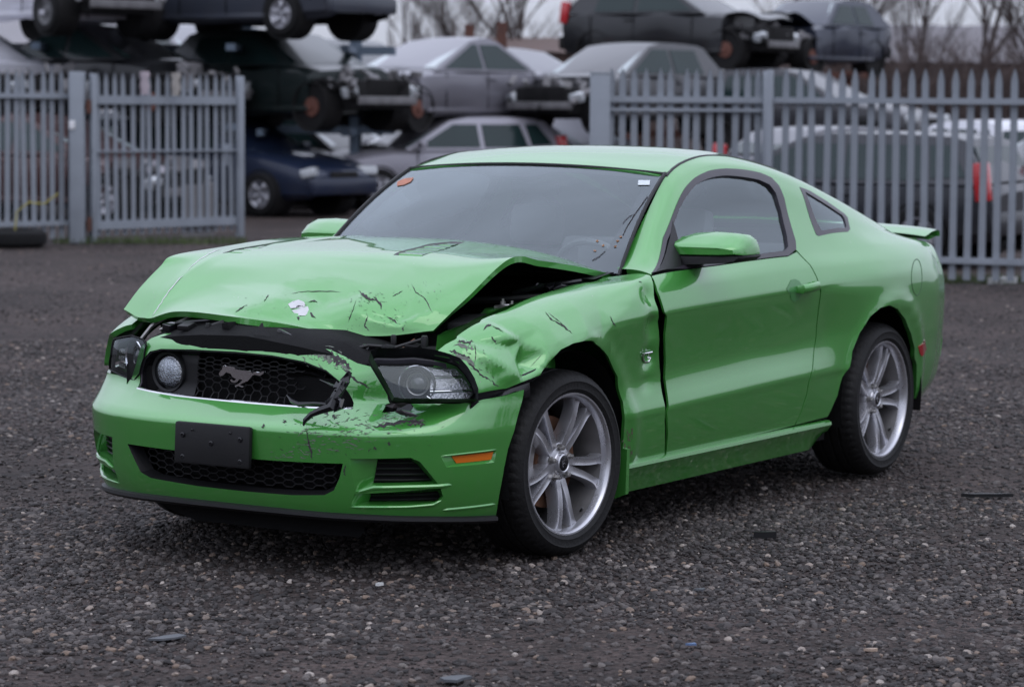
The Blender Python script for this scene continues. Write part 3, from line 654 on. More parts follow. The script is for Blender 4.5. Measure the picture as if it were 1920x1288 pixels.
# black lip and air dam under the bumper
q = np.array([(.236, -s) for s in (1.02, .9, .75)]+[(.236, -.55), (.233, -.42), (.229, -.34), (.234, -.25), (.235, 0), (.235, .25), (.229, .34), (.233, .42)]+[(.236, s) for s in (.55, .75, .9, 1.02)])
nb = sub(fasc, [(637, 963), (700, 966), (807, 969), (880, 969), (928, 967)], ra=(.186, .811))
q = np.array([(.236, 0), (.235, .25)]+nb); q = np.vstack([np.stack([q[:0:-1, 0], -q[:0:-1, 1]], 1), q]); u = np.linspace(0, len(q)-1, 90)
q = np.stack([np.interp(u, range(len(q)), q[:, 0]), np.interp(u, range(len(q)), q[:, 1])], 1); L = fasc0(q[:, 0], q[:, 1])
c0 = np.array([.3, 0, 0]); dv = L-c0; dv[:, 2] = 0; dv /= np.linalg.norm(dv, axis=1)[:, None]
MB().grid(np.stack([L+dv*.000+[0, 0, .004], L+dv*.014+[0, 0, -.002], L+dv*.016+[0, 0, -.014], L+dv*.004+[0, 0, -.024], L-dv*.10+[0, 0, -.028]], 1)).build('chin_lip', M_black, car)
k = (np.abs(q[:, 1]) < .62); Ld = L[k]; dd = dv[k]; dz = .078*np.clip(np.where(q[k, 1] < 0, (.62+q[k, 1])/.40, (.64-q[k, 1])/.05), 0.12, 1)[:, None]*np.array([0, 0, 1])
MB().grid(np.stack([Ld-dd*.06+[0, 0, -.02], Ld-dd*.075-dz*.5, Ld-dd*.085-dz*1.15, Ld-dd*.10-dz*1.15], 1)).build('air_dam', M_matte, car)

# ------------------------------------------------------------------ grille
grille = empty('grille'); grille.parent = car; 
gi = [tuple(np.array(q)*[1, .985]+[0, 0]) for q in g_o]; cg = np.mean(g_o, 0); gi = [tuple(cg+(np.array(q)-cg)*[.95, .985]) for q in g_o]
pocket('grille_frame', fasc, g_o, gi, .05, M_gloss, None, grille)
P = [q for q in g_o[0:5]]; P = densify(np.array(P), .02, closed=False); MB().tube(off(fasc, -.004)(P[:, 0], P[:, 1]), .0075, 8).build('chrome_trim', M_chrome, grille)
P = densify(np.array(list(g_o[5:])+[g_o[0]]), .02, closed=False); MB().tube(off(fasc, -.008)(P[:, 0], P[:, 1]), .004, 6).build('grille_bead', M_trim, grille)
panel('grille_back', off(fasc, -.12), [tuple(cg+(np.array(q)-cg)*1.1) for q in g_o], M_matte, grille, res=.06, scale=(1, 1), thick=0, face=-1)
def honeycomb(name, S, poly, w, h, r, parent, m, depth=.007, keep=lambda z, s: True):
    """hexagonal bars across an opening"""
    poly = np.array(poly); b = MB(); lo, hi = poly.min(0), poly.max(0); segs = set(); col = 0; s = lo[1]-w
    while s < hi[1]+w:
        z = lo[0]-h+(h/2 if col % 2 else 0)
        while z < hi[0]+h:
            c = [(z, s+w/2), (z+h/2, s+w/4), (z+h/2, s-w/4), (z, s-w/2), (z-h/2, s-w/4), (z-h/2, s+w/4)]
            c = [(round(x, 4), round(y, 4)) for x, y in c]
            for i in range(6): segs.add(tuple(sorted((c[i], c[(i+1) % 6]))))
            z += h
        s += w*.75; col += 1
    seg = np.array([[*e[0], *e[1]] for e in segs]); mid = (seg[:, :2]+seg[:, 2:])/2
    ok = inside(poly, mid) & inside(poly, seg[:, :2]) & inside(poly, seg[:, 2:]); ok &= np.array([keep(*p) for p in mid])
    seg = seg[ok]
    F0 = S(seg[:, 0], seg[:, 1]); F1 = S(seg[:, 2], seg[:, 3])
    for p, q_, sg in zip(F0, F1, seg):
        d = q_-p; L_ = np.linalg.norm(d); d /= L_; f = np.array([1., 0, 0]); n = np.cross(d, f); n /= np.linalg.norm(n)
        V = [p+n*r, p-n*r, q_-n*r, q_+n*r]; V += [v-f*depth for v in V]; b.add(V, [(0, 1, 2, 3), (0, 3, 7, 4), (1, 5, 6, 2)])
    return b.build(name, m, parent, smooth=False)
gs = [tuple(cg+(np.array(q)-cg)*[.95, .985]) for q in g_o]
honeycomb('honeycomb', off(fasc, -.052), gs, .050, .0235, .0016, grille, M_black, keep=lambda z, s: -.26 < s < .21+.03*math.sin(z*90))
b = MB()
for k in range(10):
    z = .612+.0125*k; P = off(fasc, -.085)(np.full(10, z), np.linspace(.10, .34-.02*(k > 7), 10)); b.tube(P, .0018, 4)
b.build('condenser_fins', M_black, grille)
b = MB(); c = off(fasc, -.06)([.67], [.385])[0]
b.lathe([(.078, -.03), (.078, 0), (.071, .004), (.069, -.03)], 30, 'x', c, 1.2, 5.6); b.build('lamp_bezel', M_black, grille)
# running horse badge
HORSE = [(745, 410), (756, 392), (770, 375), (780, 346), (790, 356), (800, 352), (865, 360), (872, 378), (930, 385), (985, 390), (1003, 408), (1014, 394), (1055, 404), (1090, 388), (1085, 410), (1060, 426), (1020, 417), (1000, 424), (985, 446), (965, 466), (930, 480), (903, 496), (935, 508), (925, 516), (893, 504), (872, 512), (866, 502), (890, 490), (912, 474), (925, 456), (900, 452), (888, 470), (865, 480), (840, 474), (830, 456), (845, 452), (850, 462), (866, 464), (878, 450), (850, 436), (836, 412), (802, 398), (776, 424), (755, 430)]
hp = sub(off(fasc, -.046), [(230+x/4.085, 600+y/4.085) for x, y in HORSE])
panel('horse_badge', off(fasc, -.040), hp, M_chrome, grille, res=.012, scale=(1, 1), thick=.012, face=-1)
# fog lamp in the far half of the grille
c = off(fasc, -.045)(*np.array(sub(off(fasc, -.045), [(318, 697)])).T)[0]
fog = MB().lathe([(.057, -.02), (.057, .0), (.05, .006), (.03, .012), (0, .014)], 30, 'x', c).build('fog_lamp', M_fog, grille)
MB().lathe([(.078, -.05), (.078, .004), (.073, .012), (.064, .008), (.060, -.02)], 32, 'x', c).build('lamp_ring', M_black, fog)
MB().lathe([(.056, .008), (.05, .018), (.03, .026), (0, .028)], 30, 'x', c).build('lamp_lens', M_lens, fog)
panel('grille_blank', off(fasc, -.056), [(gs[0][0]+.004, gs[0][1]), (gs[0][0]+.004, -.255), (.75, -.255), (.745, -.41), (.70, -.45)], M_black, grille, res=.03, scale=(1, 1), thick=.0, face=-1)
# torn plastic hanging out of the broken half
b = MB(); rg = random.Random(4)
def strand(px, dep, r):
    P = [on_plane(x, y, 0, d) for (x, y), d in zip(px, dep)]; b.tube(P, r, 6)
strand([(652, 700), (640, 722), (628, 745), (622, 763), (600, 770), (584, 777), (572, 788), (569, 798)], [.84, .87, .885, .90, .905, .915, .925, .925], [.006, .012, .016, .018, .014, .011, .009, .003])
strand([(655, 715), (636, 738), (615, 757), (612, 768)], [.85, .88, .90, .905], [.004, .012, .014, .004])
strand([(538, 741), (548, 752), (562, 758), (590, 756), (618, 758)], [.86, .875, .885, .89, .90], [.003, .008, .010, .007, .006])
strand([(600, 712), (622, 722), (640, 726)], [.82, .85, .86], [.002, .004, .002])
strand([(630, 742), (642, 752), (640, 764), (632, 768)], [.885, .90, .91, .91], [.004, .010, .009, .003])
for i, (x, y) in enumerate([(628, 735), (640, 750), (618, 762), (606, 768), (632, 722), (646, 705), (590, 776), (636, 763)]):
    p = on_plane(x, y, 0, .885); V = [p+np.array([rg.uniform(-.02, .02), rg.uniform(-.028, .028), rg.uniform(-.022, .022)]) for _ in range(5)]
    b.add(V, [(0, 1, 2), (0, 2, 3), (0, 3, 4), (1, 2, 4)])
o = b.build('torn_liner', M_gloss, grille)
# lower grille
cl_ = np.mean(l_o, 0); lw = empty('lower_grille'); lw.parent = car
pocket('grille_frame', fasc, l_o, [tuple(cl_+(np.array(q)-cl_)*.97) for q in l_o], .05, M_black, None, lw)
panel('grille_back', off(fasc, -.10), [tuple(cl_+(np.array(q)-cl_)*1.05) for q in l_o], M_matte, lw, res=.06, scale=(1, 1), thick=0, face=-1)
honeycomb('honeycomb', off(fasc, -.045), [tuple(cl_+(np.array(q)-cl_)*.97) for q in l_o], .056, .026, .0018, lw, M_black)
# plate holder
pc = np.array([.963, .003, .447]); pl = MB()
pl.box(pc, (.022, .335, .148), (0, rad(-3), 0), .010); plate = pl.build('plate_holder', M_black, car)
for y, z in ((-.128, .028), (.128, .028), (0, .006), (-.085, .048), (.085, .048), (-.128, -.05), (.128, -.05)):
    r = .0095 if abs(z-.048) > .01 else .004; b = MB(); b.lathe([(r, 0), (r, .002), (r*.6, .0035), (r*.55, .001), (0, .001)], 14, 'x', pc+[.0115, y, z]); b.build('plate_screw', M_gloss, plate)
b = MB(); b.box(pc+[.0105, .01, -.030], (.004, .138, .003)); b.box(pc+[.0105, .01, -.058], (.004, .138, .003)); b.box(pc+[.0105, -.06, -.044], (.004, .003, .028)); b.box(pc+[.0105, .08, -.044], (.004, .003, .028)); b.build('slot_rim', M_black, plate)
b = MB(); b.box(pc+[.0092, .01, -.044], (.005, .135, .024)); b.build('plate_slot', mat('slot_shade', (.02, .05, .022), .6), plate)

# ------------------------------------------------------------------ head lamps
def lamp(mirror):
    c00, c10, c01, c11 = map(np.array, ((.785, .575, .605), (.50, .865, .605), (.745, .50, .775), (.455, .815, .775)))
    def S(U, T):
        U = np.asarray(U, float).ravel()[:, None]; T = np.asarray(T, float).ravel()[:, None]
        P = (c00*(1-U)+c10*U)*(1-T)+(c01*(1-U)+c11*U)*T
        P = P+np.array([.62, .55, .2])*(.05*4*U*(1-U)*.6+.012*4*T*(1-T)); return P*([1, -1, 1] if mirror else [1, 1, 1])
    if mirror:                                               # the far lamp sits unmoved, square between wing and grille
        c00, c10, c01, c11 = (on_plane(x, y, 1, v)*[1, -1, 1] for x, y, v in ((263, 716, -.52), (206, 694, -.81), (276, 640, -.48), (211, 634, -.78)))
    S1 = S if not mirror else (lambda U, T: S(U, T)*np.array([1, -1, 1]))
    hk = dict(ra=(-.3, 1.3), rt=(-.4, 1.4), face=1)
    LO = [(691, 675), (705, 669), (741, 670), (776, 668), (810, 672), (838, 679), (857, 686), (871, 701), (883, 720), (890, 739), (888, 756), (754, 756), (735, 753), (716, 720), (697, 688)]
    if mirror:
        LO = [(213, 637), (230, 632), (247, 629.5), (267, 636), (274, 646), (270, 670), (262, 700), (252, 713), (233, 706), (206, 692), (208, 665)]
        hk = dict(ra=(-.3, 1.3), rt=(-.4, 1.4), face=-1)
        S2 = lambda U, T: S1(U, T)*np.array([1, -1, 1])
        o = [tuple(q) for q in find_params(S2, LO, **hk)]
    else: o = [tuple(q) for q in find_params(S1, LO, **hk)]
    D = lambda d: off(S1, d, 1)
    kw = dict(scale=(.42, .17), face=1, flip_y=mirror)
    h = panel('headlamp', D(-.002), o, M_lens, car, res=.03, thick=0, **kw)
    co = np.mean(o, 0)
    panel('lamp_housing', D(-.075), [tuple(co+(np.array(q)-co)*.93) for q in o], M_lampin, h, res=.04, thick=0, **kw)
    w, _ = pocket('lamp_wall', D(0), o, [tuple(co+(np.array(q)-co)*.93) for q in o],     .075, M_lampin, None, h) if not mirror else pocket('lamp_wall', (lambda U, T: S1(U, T)*np.array([1, -1, 1])), o, [tuple(co+(np.array(q)-co)*.9) for q in o], .02, M_gloss, None, h)
    rim = np.array([tuple(q) for q in o]+[o[0]]); rim = densify(rim, .04, closed=False); P = D(.0)(rim[:, 0], rim[:, 1]); P = P*([1, -1, 1] if mirror else [1, 1, 1])
    MB().tube(P, .0032, 6).build('lamp_edge', M_lampin, h)
    top = np.array([o[i] for i in (0, 1, 2, 3, 4, 5)]); top2 = top-[0, .10]; G = []
    for k in np.linspace(0, 1, 4): G.append(D(-.012)((top*(1-k)+top2*k)[:, 0], (top*(1-k)+top2*k)[:, 1])*([1, -1, 1] if mirror else [1, 1, 1]))
    MB().grid(G).build('lamp_brow', M_trim, h)
    def at(px, d): return D(d)(*find_params(D(d), [px], **hk).T)[0]*([1, -1, 1] if mirror else [1, 1, 1])
    c = at((783, 720), -.055) if not mirror else S2([.30], [.50])[0]-[.05, -.02, 0]; ax = Vector((.80, -.36 if mirror else .36, .02)).normalized(); Rm = ax.to_track_quat('X', 'Z').to_matrix()
    def disc(prof, name, m, n=32):
        b = MB(); b.lathe(prof, n, 'x'); b.V = [tuple(Vector(c)+Rm @ Vector(v)) for v in b.V]; return b.build(name, m, h)
    disc([(.066, .0), (.068, .016), (.065, .020), (.061, .016), (.058, .0), (.050, -.012), (.042, -.014)], 'projector_bezel', M_lampin)
    disc([(.0672, .017), (.0655, .0222), (.0615, .0175)], 'bezel_ring', M_chrome)
    disc([(.041, -.004), (.040, .002), (.036, .000), (.034, -.006)], 'projector_ring', M_steel)
    disc([(.035, -.006), (.03, .006), (.018, .013), (0, .016)], 'projector_lens', mat('projector_glass', (.03, .035, .04), .05, coat=1, var=.1))
    for i, strip in enumerate(([(797, 693), (856, 693), (866, 704), (810, 704)], [(808, 711), (871, 709), (883, 730), (806, 731)], [(806, 738), (885, 735), (887, 747), (810, 748)])):
        if mirror: q = [(.55, .72-.24*i), (.88, .70-.24*i), (.92, .56-.24*i), (.55, .56-.24*i)]
        else: q = [tuple(v) for v in find_params(D(-.035), strip, **hk)]
        panel('reflector_strip', D(-.035), q, M_reflector, h, res=.02, thick=.006, **kw)
    for ln in ([(790, 694), (797, 690), (854, 691)], [(806, 708), (836, 707), (869, 705.5)], [(806, 734), (840, 733), (885, 731.5)], [(800, 743), (810, 749.5), (887, 749)]):
        if mirror: continue
        q = find_params(D(-.03), ln, **hk); P = D(-.03)(q[:, 0], q[:, 1])*([1, -1, 1] if mirror else [1, 1, 1]); MB().tube(P, .003, 6).build('chrome_bar', M_chrome, h)
    return h
lamp(False); lamp(True)

# ------------------------------------------------------------------ the buckled bonnet
HROWS = [
 [(232, 580, -.72), (272, 598, -.57), (330, 584, -.42), (430, 591, -.14), (530, 604, .05), (640, 625, .22), (720, 630, .35), (812, 620, .50)],
 [(262, 540, -.72), (318, 542, -.56), (385, 545, -.41), (480, 553, -.16), (575, 560, .04), (665, 573, .22), (750, 588, .38), (838, 594, .53)],
 [(300, 500, -.72), (372, 497, -.56), (450, 500, -.38), (545, 508, -.16), (635, 520, .05), (725, 527, .24), (808, 535, .42), (878, 556, .57)],
 [(325, 479, -.72), (420, 475, -.56), (510, 473, -.38), (600, 474, -.17), (690, 479, .04), (785, 485, .24), (872, 490, .44), (956, 485, .62)],
 [(410, 464, -.72), (490, 461, -.56), (580, 458, -.38), (680, 458, -.17), (775, 462, .04), (865, 469, .24), (945, 477, .44), (1015, 489, .63)],
 [(505, 449, -.72), (590, 447, -.56), (670, 446, -.38), (765, 447, -.17), (855, 451, .04), (935, 460, .24), (1010, 474, .44), (1085, 500, .66)],
 [(600, 443, -.72), (670, 443, -.56), (745, 444, -.38), (835, 447, -.17), (915, 453, .04), (985, 466, .24), (1060, 484, .45), (1150, 515, .69)]]
_hp = np.array([[on_plane(x, y, 1, yy) for x, y, yy in r] for r in HROWS])
_hood = Loft(np.arange(7.), np.arange(8.), _hp, across='catmull')
HF = [(0.0, 5.0, 0), (1.5, 3.2, 0), (1.1, 4.3, -.020), (.62, 5.2, .012), (.3, 4.0, -.012), (.75, 3.6, .012), (1.6, 5.0, .006), (2.1, 5.8, -.008), (.9, 6.1, -.010), (.35, 6.2, .006), (1.4, 6.6, .0), (.45, 4.6, -.008), (1.05, 2.9, .004), (.5, 2.6, -.003), (1.9, 4.0, .006),
      (-.1, -.1, 0), (-.1, 7.1, 0), (6.1, -.1, 0), (6.1, 7.1, 0), (2.6, 3, 0), (2.7, 5, 0), (2.6, 6.5, 0), (0, 2, 0), (1.2, 2, 0), (0, 3, 0), (0, 6, 0), (0, 7, 0), (2.5, 2, 0), (3.5, 5.2, .004), (4.2, 6.0, -.004), (5, 5.2, 0), (5, 6.6, 0), (3.6, 6.6, 0)]
_hf = Crumple([(a, t, d*1.35) for a, t, d in HF], .055)
def hood(A, T):
    P = _hood(A, T); Q = np.stack([np.asarray(A, float).ravel(), np.asarray(T, float).ravel()], 1); d = _hf(Q)
    P = P+np.array([.45, 0, .9])*d[:, None]
    a, t = Q[:, 0], Q[:, 1]; P[:, 2] += .004*np.exp(-((t-.95-.05*a)/.16)**2)          # pressed rib on the far side
    P[:, 2] -= .010*np.exp(-((a-.12)/.14)**2)*np.exp(-((t-3.9)/1.2)**4)                  # rolled nose
    return P
HS = (.22, .19)
VENTN = [(737, 478.5), (790, 481), (820, 472), (852, 462), (872, 454), (848, 453), (804, 457.5), (764, 468)]
VENTF = [(416, 473), (452, 475), (490, 465), (525, 454), (555, 447.5), (522, 448), (480, 453), (440, 464)]
vn, vf = ([tuple(q) for q in find_params(hood, v, (1.5, 6), (1, 6.5), face=-1)] for v in (VENTN, VENTF))
h_out = [(0, t) for t in np.linspace(0, 7, 22)]+[(a, 7) for a in np.linspace(.3, 6, 20)]+[(6, t) for t in np.linspace(6.7, 0, 20)]+[(a, 0) for a in np.linspace(5.7, .3, 20)]
bonnet = panel('bonnet', hood, h_out, M_paint, car, holes=[vn, vf], res=.03, scale=HS, thick=.022, face=-1, label='green bonnet buckled up in the middle and folded at its nose')
panel('inner_skin', off(hood, -.021), [(.05, .05), (.05, 6.95), (5.95, 6.95), (5.95, .05)], M_paint, bonnet, res=.07, scale=HS, thick=0, face=-1)
for v in (vn, vf):
    v = np.array(v); c = v.mean(0); sh = c+(v-c)*.86
    V, Q = pocket('vent_wall', hood, v, sh, .012, M_trim, None, bonnet, k=4)
    panel('vent_floor', off(hood, -.012), sh, M_paint, bonnet, res=.03, scale=HS, thick=0, face=-1)
    b = MB(); a0, a1 = sh[:, 0].min(), sh[:, 0].max()
    for u in np.linspace(.15, .9, 5):
        a = a0+(a1-a0)*u; ts = [t for t in np.linspace(sh[:, 1].min(), sh[:, 1].max(), 60) if inside(sh, np.array([[a, t]]))[0]]
        if len(ts) < 4: continue
        t0, t1 = ts[0], ts[-1]; G = [off(hood, d)(np.full(6, a+da), np.linspace(t0, t1, 6)) for d, da in ((-.012, .10), (-.002, .02), (-.004, -.16), (-.012, -.18))]; b.grid(G)
    b.build('vent_louvre', M_paint, bonnet)
# ------------------------------------------------------------------ wheels
def make_wheel():
    w = empty('wheel'); R, RL = .343, .2625
    b = MB(); n = 180; prof = [(RL-.004, .004), (RL+.004, .010), (.272, .0135), (.275, .0155), (.279, .0145), (.292, .0165), (.300, .0170), (.303, .0185), (.306, .0165), (.318, .010), (.328, .0), (.336, -.012), (.341, -.030), (.3425, -.055), (.336, -.058), (.336, -.066), (.343, -.069), (.3435, -.10), (.336, -.103), (.336, -.113), (.3435, -.116),
            (.343, -.15), (.336, -.153), (.336, -.161), (.3425, -.164), (.341, -.195), (.332, -.218), (.31, -.236), (.28, -.24), (RL, -.225)]
    V = []; L = len(prof)
    for k in range(n):
        t = 2*math.pi*k/n; g = (k % 3 == 0)
        for j, (r, h) in enumerate(prof):
            if g and j in (10, 11, 12): r -= .004
            if (k+1) % 6 < 1 and j in (15, 16, 19, 20): r -= .003
            V.append((r*math.cos(t+.02*(h*-6)), h, r*math.sin(t+.02*(h*-6))))
    b.add(V, [(k*L+j, k*L+j+1, ((k+1) % n)*L+j+1, ((k+1) % n)*L+j) for k in range(n) for j in range(L-1)])
    b.build('tyre', M_rubber, w, auto=30)
    # sidewall bead lines
    rim = MB(); rim.lathe([(RL-.004, -.006), (RL, .002), (RL-.002, .007), (RL-.008, .0065), (RL-.013, .001), (.246, -.006), (.241, -.026)], 72)
    rim = rim.build('rim', M_alloy, w)
    br = MB(); br.lathe([(.241, -.026), (.233, -.075), (.226, -.13), (.235, -.20), (.25, -.225)], 72); br.build('rim_barrel', M_barrel, rim)
    hub = MB(); hub.lathe([(.033, -.034), (.040, -.034), (.043, -.038), (.060, -.042), (.074, -.047), (.080, -.060), (.078, -.085), (.05, -.09)], 60); hub.build('hub', M_alloy, rim)
    sp0 = None
    for k in range(5):
        for s in (1, -1):
            base = rad(49+72*k); b = MB(); G = []
            for u in np.linspace(0, 1, 14):
                r = .060+u*(.243-.060); ang = base+s*(rad(11.2)*u**.9+rad(17)*(1-u)**2.2*(.6)+rad(2.6)*(1-u))
                wd = .0138+.0035*(1-u)+.010*max(0, (u-.8)/.2)**2; yf = -.020-.022*(1-u)**1.2+.006*math.sin(u*math.pi)-.004*u
                c = np.array([r*math.cos(ang), 0, r*math.sin(ang)]); tg = np.array([-math.sin(ang), 0, math.cos(ang)])
                sec = [(-wd*1.02, yf-.048-.01*(1-u)), (-wd, yf-.010), (-wd*.80, yf-.001), (-wd*.1*s*-1, yf-.0045 if u > .15 else yf-.001), (wd*.80, yf-.001), (wd, yf-.010), (wd*1.02, yf-.048-.01*(1-u))]
                G.append([c+tg*a+np.array([0, y, 0]) for a, y in sec])
            b.grid(G); b.build('spoke', M_alloy, rim, auto=50)
    cap = MB(); cap.lathe([(.036, -.036), (.035, -.024), (.031, -.021), (.028, -.024)], 40); cap.build('cap_ring', M_alloy, w)
    hc = MB(); hc.lathe([(.0295, -.024), (.02, -.022), (0, -.0215)], 32)
    hc = hc.build('hub_cap', M_gloss, w)
    b = MB()
    for (pts) in ([(-.013, .010), (-.004, .014), (.006, .008), (.001, .001)], [(-.010, -.004), (.0, .001), (.010, -.004), (.006, -.012)], [(.003, .006), (.012, .010), (.012, .002)]):
        b.tube([(x, -.0212, z) for x, z in pts], .0013, 5)
    b.build('cap_emblem', M_chrome, hc, kind='stuff')
    for k in range(5):
        a = rad(87+72*k); c = (.057*math.cos(a), 0, .057*math.sin(a)); b = MB(); b.lathe([(.0145, -.044), (.0138, -.038), (.0115, -.038)], 20, 'y', c); b.lathe([(.0105, -.044), (.0105, -.026), (.008, -.021), (0, -.020)], 6, 'y', c); b.build('lug_nut', M_steel, w, auto=25)
    b = MB(); a = rad(234); b.tube([(.243*math.cos(a), -.05, .243*math.sin(a)), (.222*math.cos(a), -.030, .222*math.sin(a))], [.005, .004], 8); b.build('valve', M_gloss, w)
    d = MB(); d.lathe([(.09, -.10), (.168, -.10), (.17, -.103), (.17, -.128), (.168, -.13), (.05, -.13)], 48); d.build('brake_disc', M_disc, w)
    d = MB(); d.lathe([(.0, -.085), (.085, -.086), (.09, -.10)], 36); d.build('disc_hat', M_disc, w)
    d = MB(); d.lathe([(.195, -.085), (.19, -.078), (.115, -.078), (.112, -.15), (.195, -.15), (.195, -.085)], 14, 'y', (0, 0, 0), rad(-25), rad(40)); d.build('brake_caliper', M_steel, w)
    d = MB(); d.lathe([(.24, -.21), (.05, -.17)], 36); d.build('inner_shade', M_matte, w)
    return w
wh = make_wheel(); wh.parent = car; wh.location = (0.0, .885, AZ); wh.rotation_euler = (0, 0, rad(-4.5))
for loc, rz in (((-2.72, .885, AZ), 0), ((0, -.885, AZ), rad(180-4.5)), ((-2.72, -.885, AZ), math.pi)):
    c = copy_tree(wh, car); c.location = loc; c.rotation_euler = (0, rad(12), rz)

# wheel wells, floor pan
for cx in (0, -2.72):
    for s in (1, -1):
        b = MB(); G = []
        for a in np.linspace(rad(-12), rad(192), 30):
            R = .415 if cx == 0 else .43
            G.append([(cx+R*math.cos(a), s*y, AZ+R*math.sin(a)) for y in (.905-.02, .86, .70, .52)])
        b.grid(G, flip=(s < 0)); V = [(cx+.43*math.cos(a), s*.52, AZ+.43*math.sin(a)) for a in np.linspace(rad(-12), rad(192), 30)]; b.add(V, [tuple(range(30))])
        b.build('wheel_arch', M_matte, car)
b = MB(); b.box((-1.36, 0, .225), (1.85, 1.62, .05)); b.box((-3.45, 0, .36), (.62, 1.3, .12)); b.box((-2.72, 0, .36), (1.0, 1.0, .10)); b.box((.35, 0, .28), (.85, 1.0, .06)); b.build('floor_pan', M_matte, car, kind=None)
for s in (1, -1): MB().tube([(-2.72, 0, .34), (-2.72, s*.7, .34)], .06, 10).build('axle', M_matte, car)
# side skirts
for s in (1, -1):
    top = [(1152, 922), (1168, 858)]
    xs = np.linspace(-.375, -2.16, 30); G = []
    for x in xs:
        e = min(1, (abs(x+2.16))/.10+.0); e2 = min(1., abs(x+.375)/.03+.6); z0 = .182+.028*(1-e)*2.2
        G.append([(x, s*.845, .300), (x, s*.888*1, .303), (x, s*.903, .295), (x, s*.905, .283), (x, s*.885, .255), (x, s*.868, .215+.03*(1-e)), (x, s*.855, z0), (x, s*.76, z0)])
    b = MB(); b.grid(G); b.add(G[0], [tuple(range(8))]); b.add(G[-1], [tuple(range(8))]); b.build('side_skirt', M_paint, car)
    b = MB(); b.prism([(-.372, s*.84, .16), (-.372, s*.91, .19), (-.372, s*.915, .36), (-.372, s*.86, .37)], (-.022, 0, 0)); b.build('skirt_end', M_paint, car)
    # inner sill behind the door gap
    MB().box((-.70, s*.80, .62), (.34, .10, .72), bev=.01).build('hinge_pillar', M_matte, car)

# ------------------------------------------------------------------ mirrors, handle, badges, fuel flap
def mirror(s):
    q = empty('door_mirror'); q.parent = car
    C = [(.802, 1.060), (.788, 1.088), (.790, 1.112), (.808, 1.134), (.85, 1.148), (.93, 1.153), (1.0, 1.149), (1.043, 1.141), (1.060, 1.122), (1.069, 1.09), (1.070, 1.067), (1.0, 1.064), (.92, 1.062), (.86, 1.061)]
    C = np.array(C); cen = np.array([.93, 1.09])
    def ring(x, k, top=9, dx=0., grow=0.):
        P = cen+(C-cen)*k; P[:, 1] = np.minimum(P[:, 1], top-.012*np.clip((P[:, 0]-1.0)/.06, 0, 1)*(top < 2)); P[:, 1] = np.maximum(P[:, 1], 1.059+.01*(P[:, 0]-.8))
        return [(x-.055*max(0, (y-.99)/.08)**2-.035*(y-.8), s*y, z) for y, z in P]
    b = MB(); b.grid([r_+[r_[0]] for r_ in (ring(-.930, .80, 1.095), ring(-.936, .95, 1.104), ring(-.948, .985, 1.112), ring(-.975, 1.0, 1.132), ring(-1.02, 1.0), ring(-1.07, 1.0), ring(-1.09, .96))])
    f_ = ring(-.930, .80, 1.095); b.add(f_, [tuple(range(len(f_)))]); b.build('mirror_cap', M_paint, q, auto=40)
    B_ = np.array([(.72, 1.050), (.80, 1.059), (.93, 1.061), (1.072, 1.066), (1.074, 1.058), (1.060, 1.044), (1.03, 1.037), (.90, 1.028), (.78, 1.020), (.72, 1.016)])
    rb = lambda x, k: [(x-.055*max(0, (y-.99)/.08)**2-.035*(y-.8), s*y, z) for y, z in np.array([.9, 1.045])+(B_-np.array([.9, 1.045]))*k]
    b = MB(); b.grid([r_+[r_[0]] for r_ in (rb(-.930, .90), rb(-.935, 1.0), rb(-1.02, 1.0), rb(-1.085, .97))]); f_ = rb(-.930, .90); b.add(f_, [tuple(range(len(f_)))]); b.build('mirror_base', M_black, q, auto=40)
    MB().box((-1.088, s*.93, 1.10), (.004, .20, .07), (0, 0, rad(-3*s)), bev=.0015).build('mirror_glass', M_chrome, q)
mirror(1); mirror(-1)
SAIL = [(1229, 510), (1262, 414), (1273, 452), (1277, 499), (1262, 503)]
sq = trace(off(side0, .004), SAIL, (-1.6, -.55), (7, 11.5), face=-1)
for fy in (False, True): panel('mirror_sail', off(side0, .004), sq, M_black, car, res=.03, scale=(1, .09), thick=.012, face=-1, flip_y=fy)
for s in (1, -1):
    c = side0([-1.845], [6.0])[0]; hz = .893
    c = np.array([-1.845, .918, hz])
    h = MB(); P = [(-1.765, .921, hz-.006), (-1.772, .948, hz-.004), (-1.80, .960, hz-.002), (-1.86, .960, hz+.002), (-1.905, .955, hz+.003), (-1.915, .924, hz+.003)]
    G = []
    for p, w_ in zip(P, (.014, .019, .0195, .0195, .0195, .018)):
        G.append([(p[0], s*(p[1]+.010*math.sin(a)), p[2]+w_*math.cos(a)) for a in np.linspace(0, 2*math.pi, 11)[:-1]])
    G = np.array(G); G = np.concatenate([G, G[:, :1]], 1); h.grid(G); h.add(G[0][:-1], [tuple(range(10))]); h.add(G[-1][:-1], [tuple(range(10))]); h = h.build('door_handle', M_paint, car)
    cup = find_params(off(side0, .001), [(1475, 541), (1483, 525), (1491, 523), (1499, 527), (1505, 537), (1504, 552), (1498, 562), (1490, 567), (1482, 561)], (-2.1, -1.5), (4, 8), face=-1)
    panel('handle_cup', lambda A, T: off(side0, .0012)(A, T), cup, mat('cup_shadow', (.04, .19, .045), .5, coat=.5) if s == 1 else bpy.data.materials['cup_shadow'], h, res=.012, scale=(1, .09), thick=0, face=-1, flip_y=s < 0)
def ring_on(S, c, r, rad_, name, m, n=40, fy=False, squash=1.):
    q = np.array([(c[0]+r*math.cos(a), c[1]+r*math.sin(a)/.105*squash) for a in np.linspace(0, 2*math.pi, n+1)]); P = S(q[:, 0], q[:, 1])*([1, -1, 1] if fy else [1, 1, 1]); MB().tube(P, rad_, 4, cap=False).build(name, m, car)
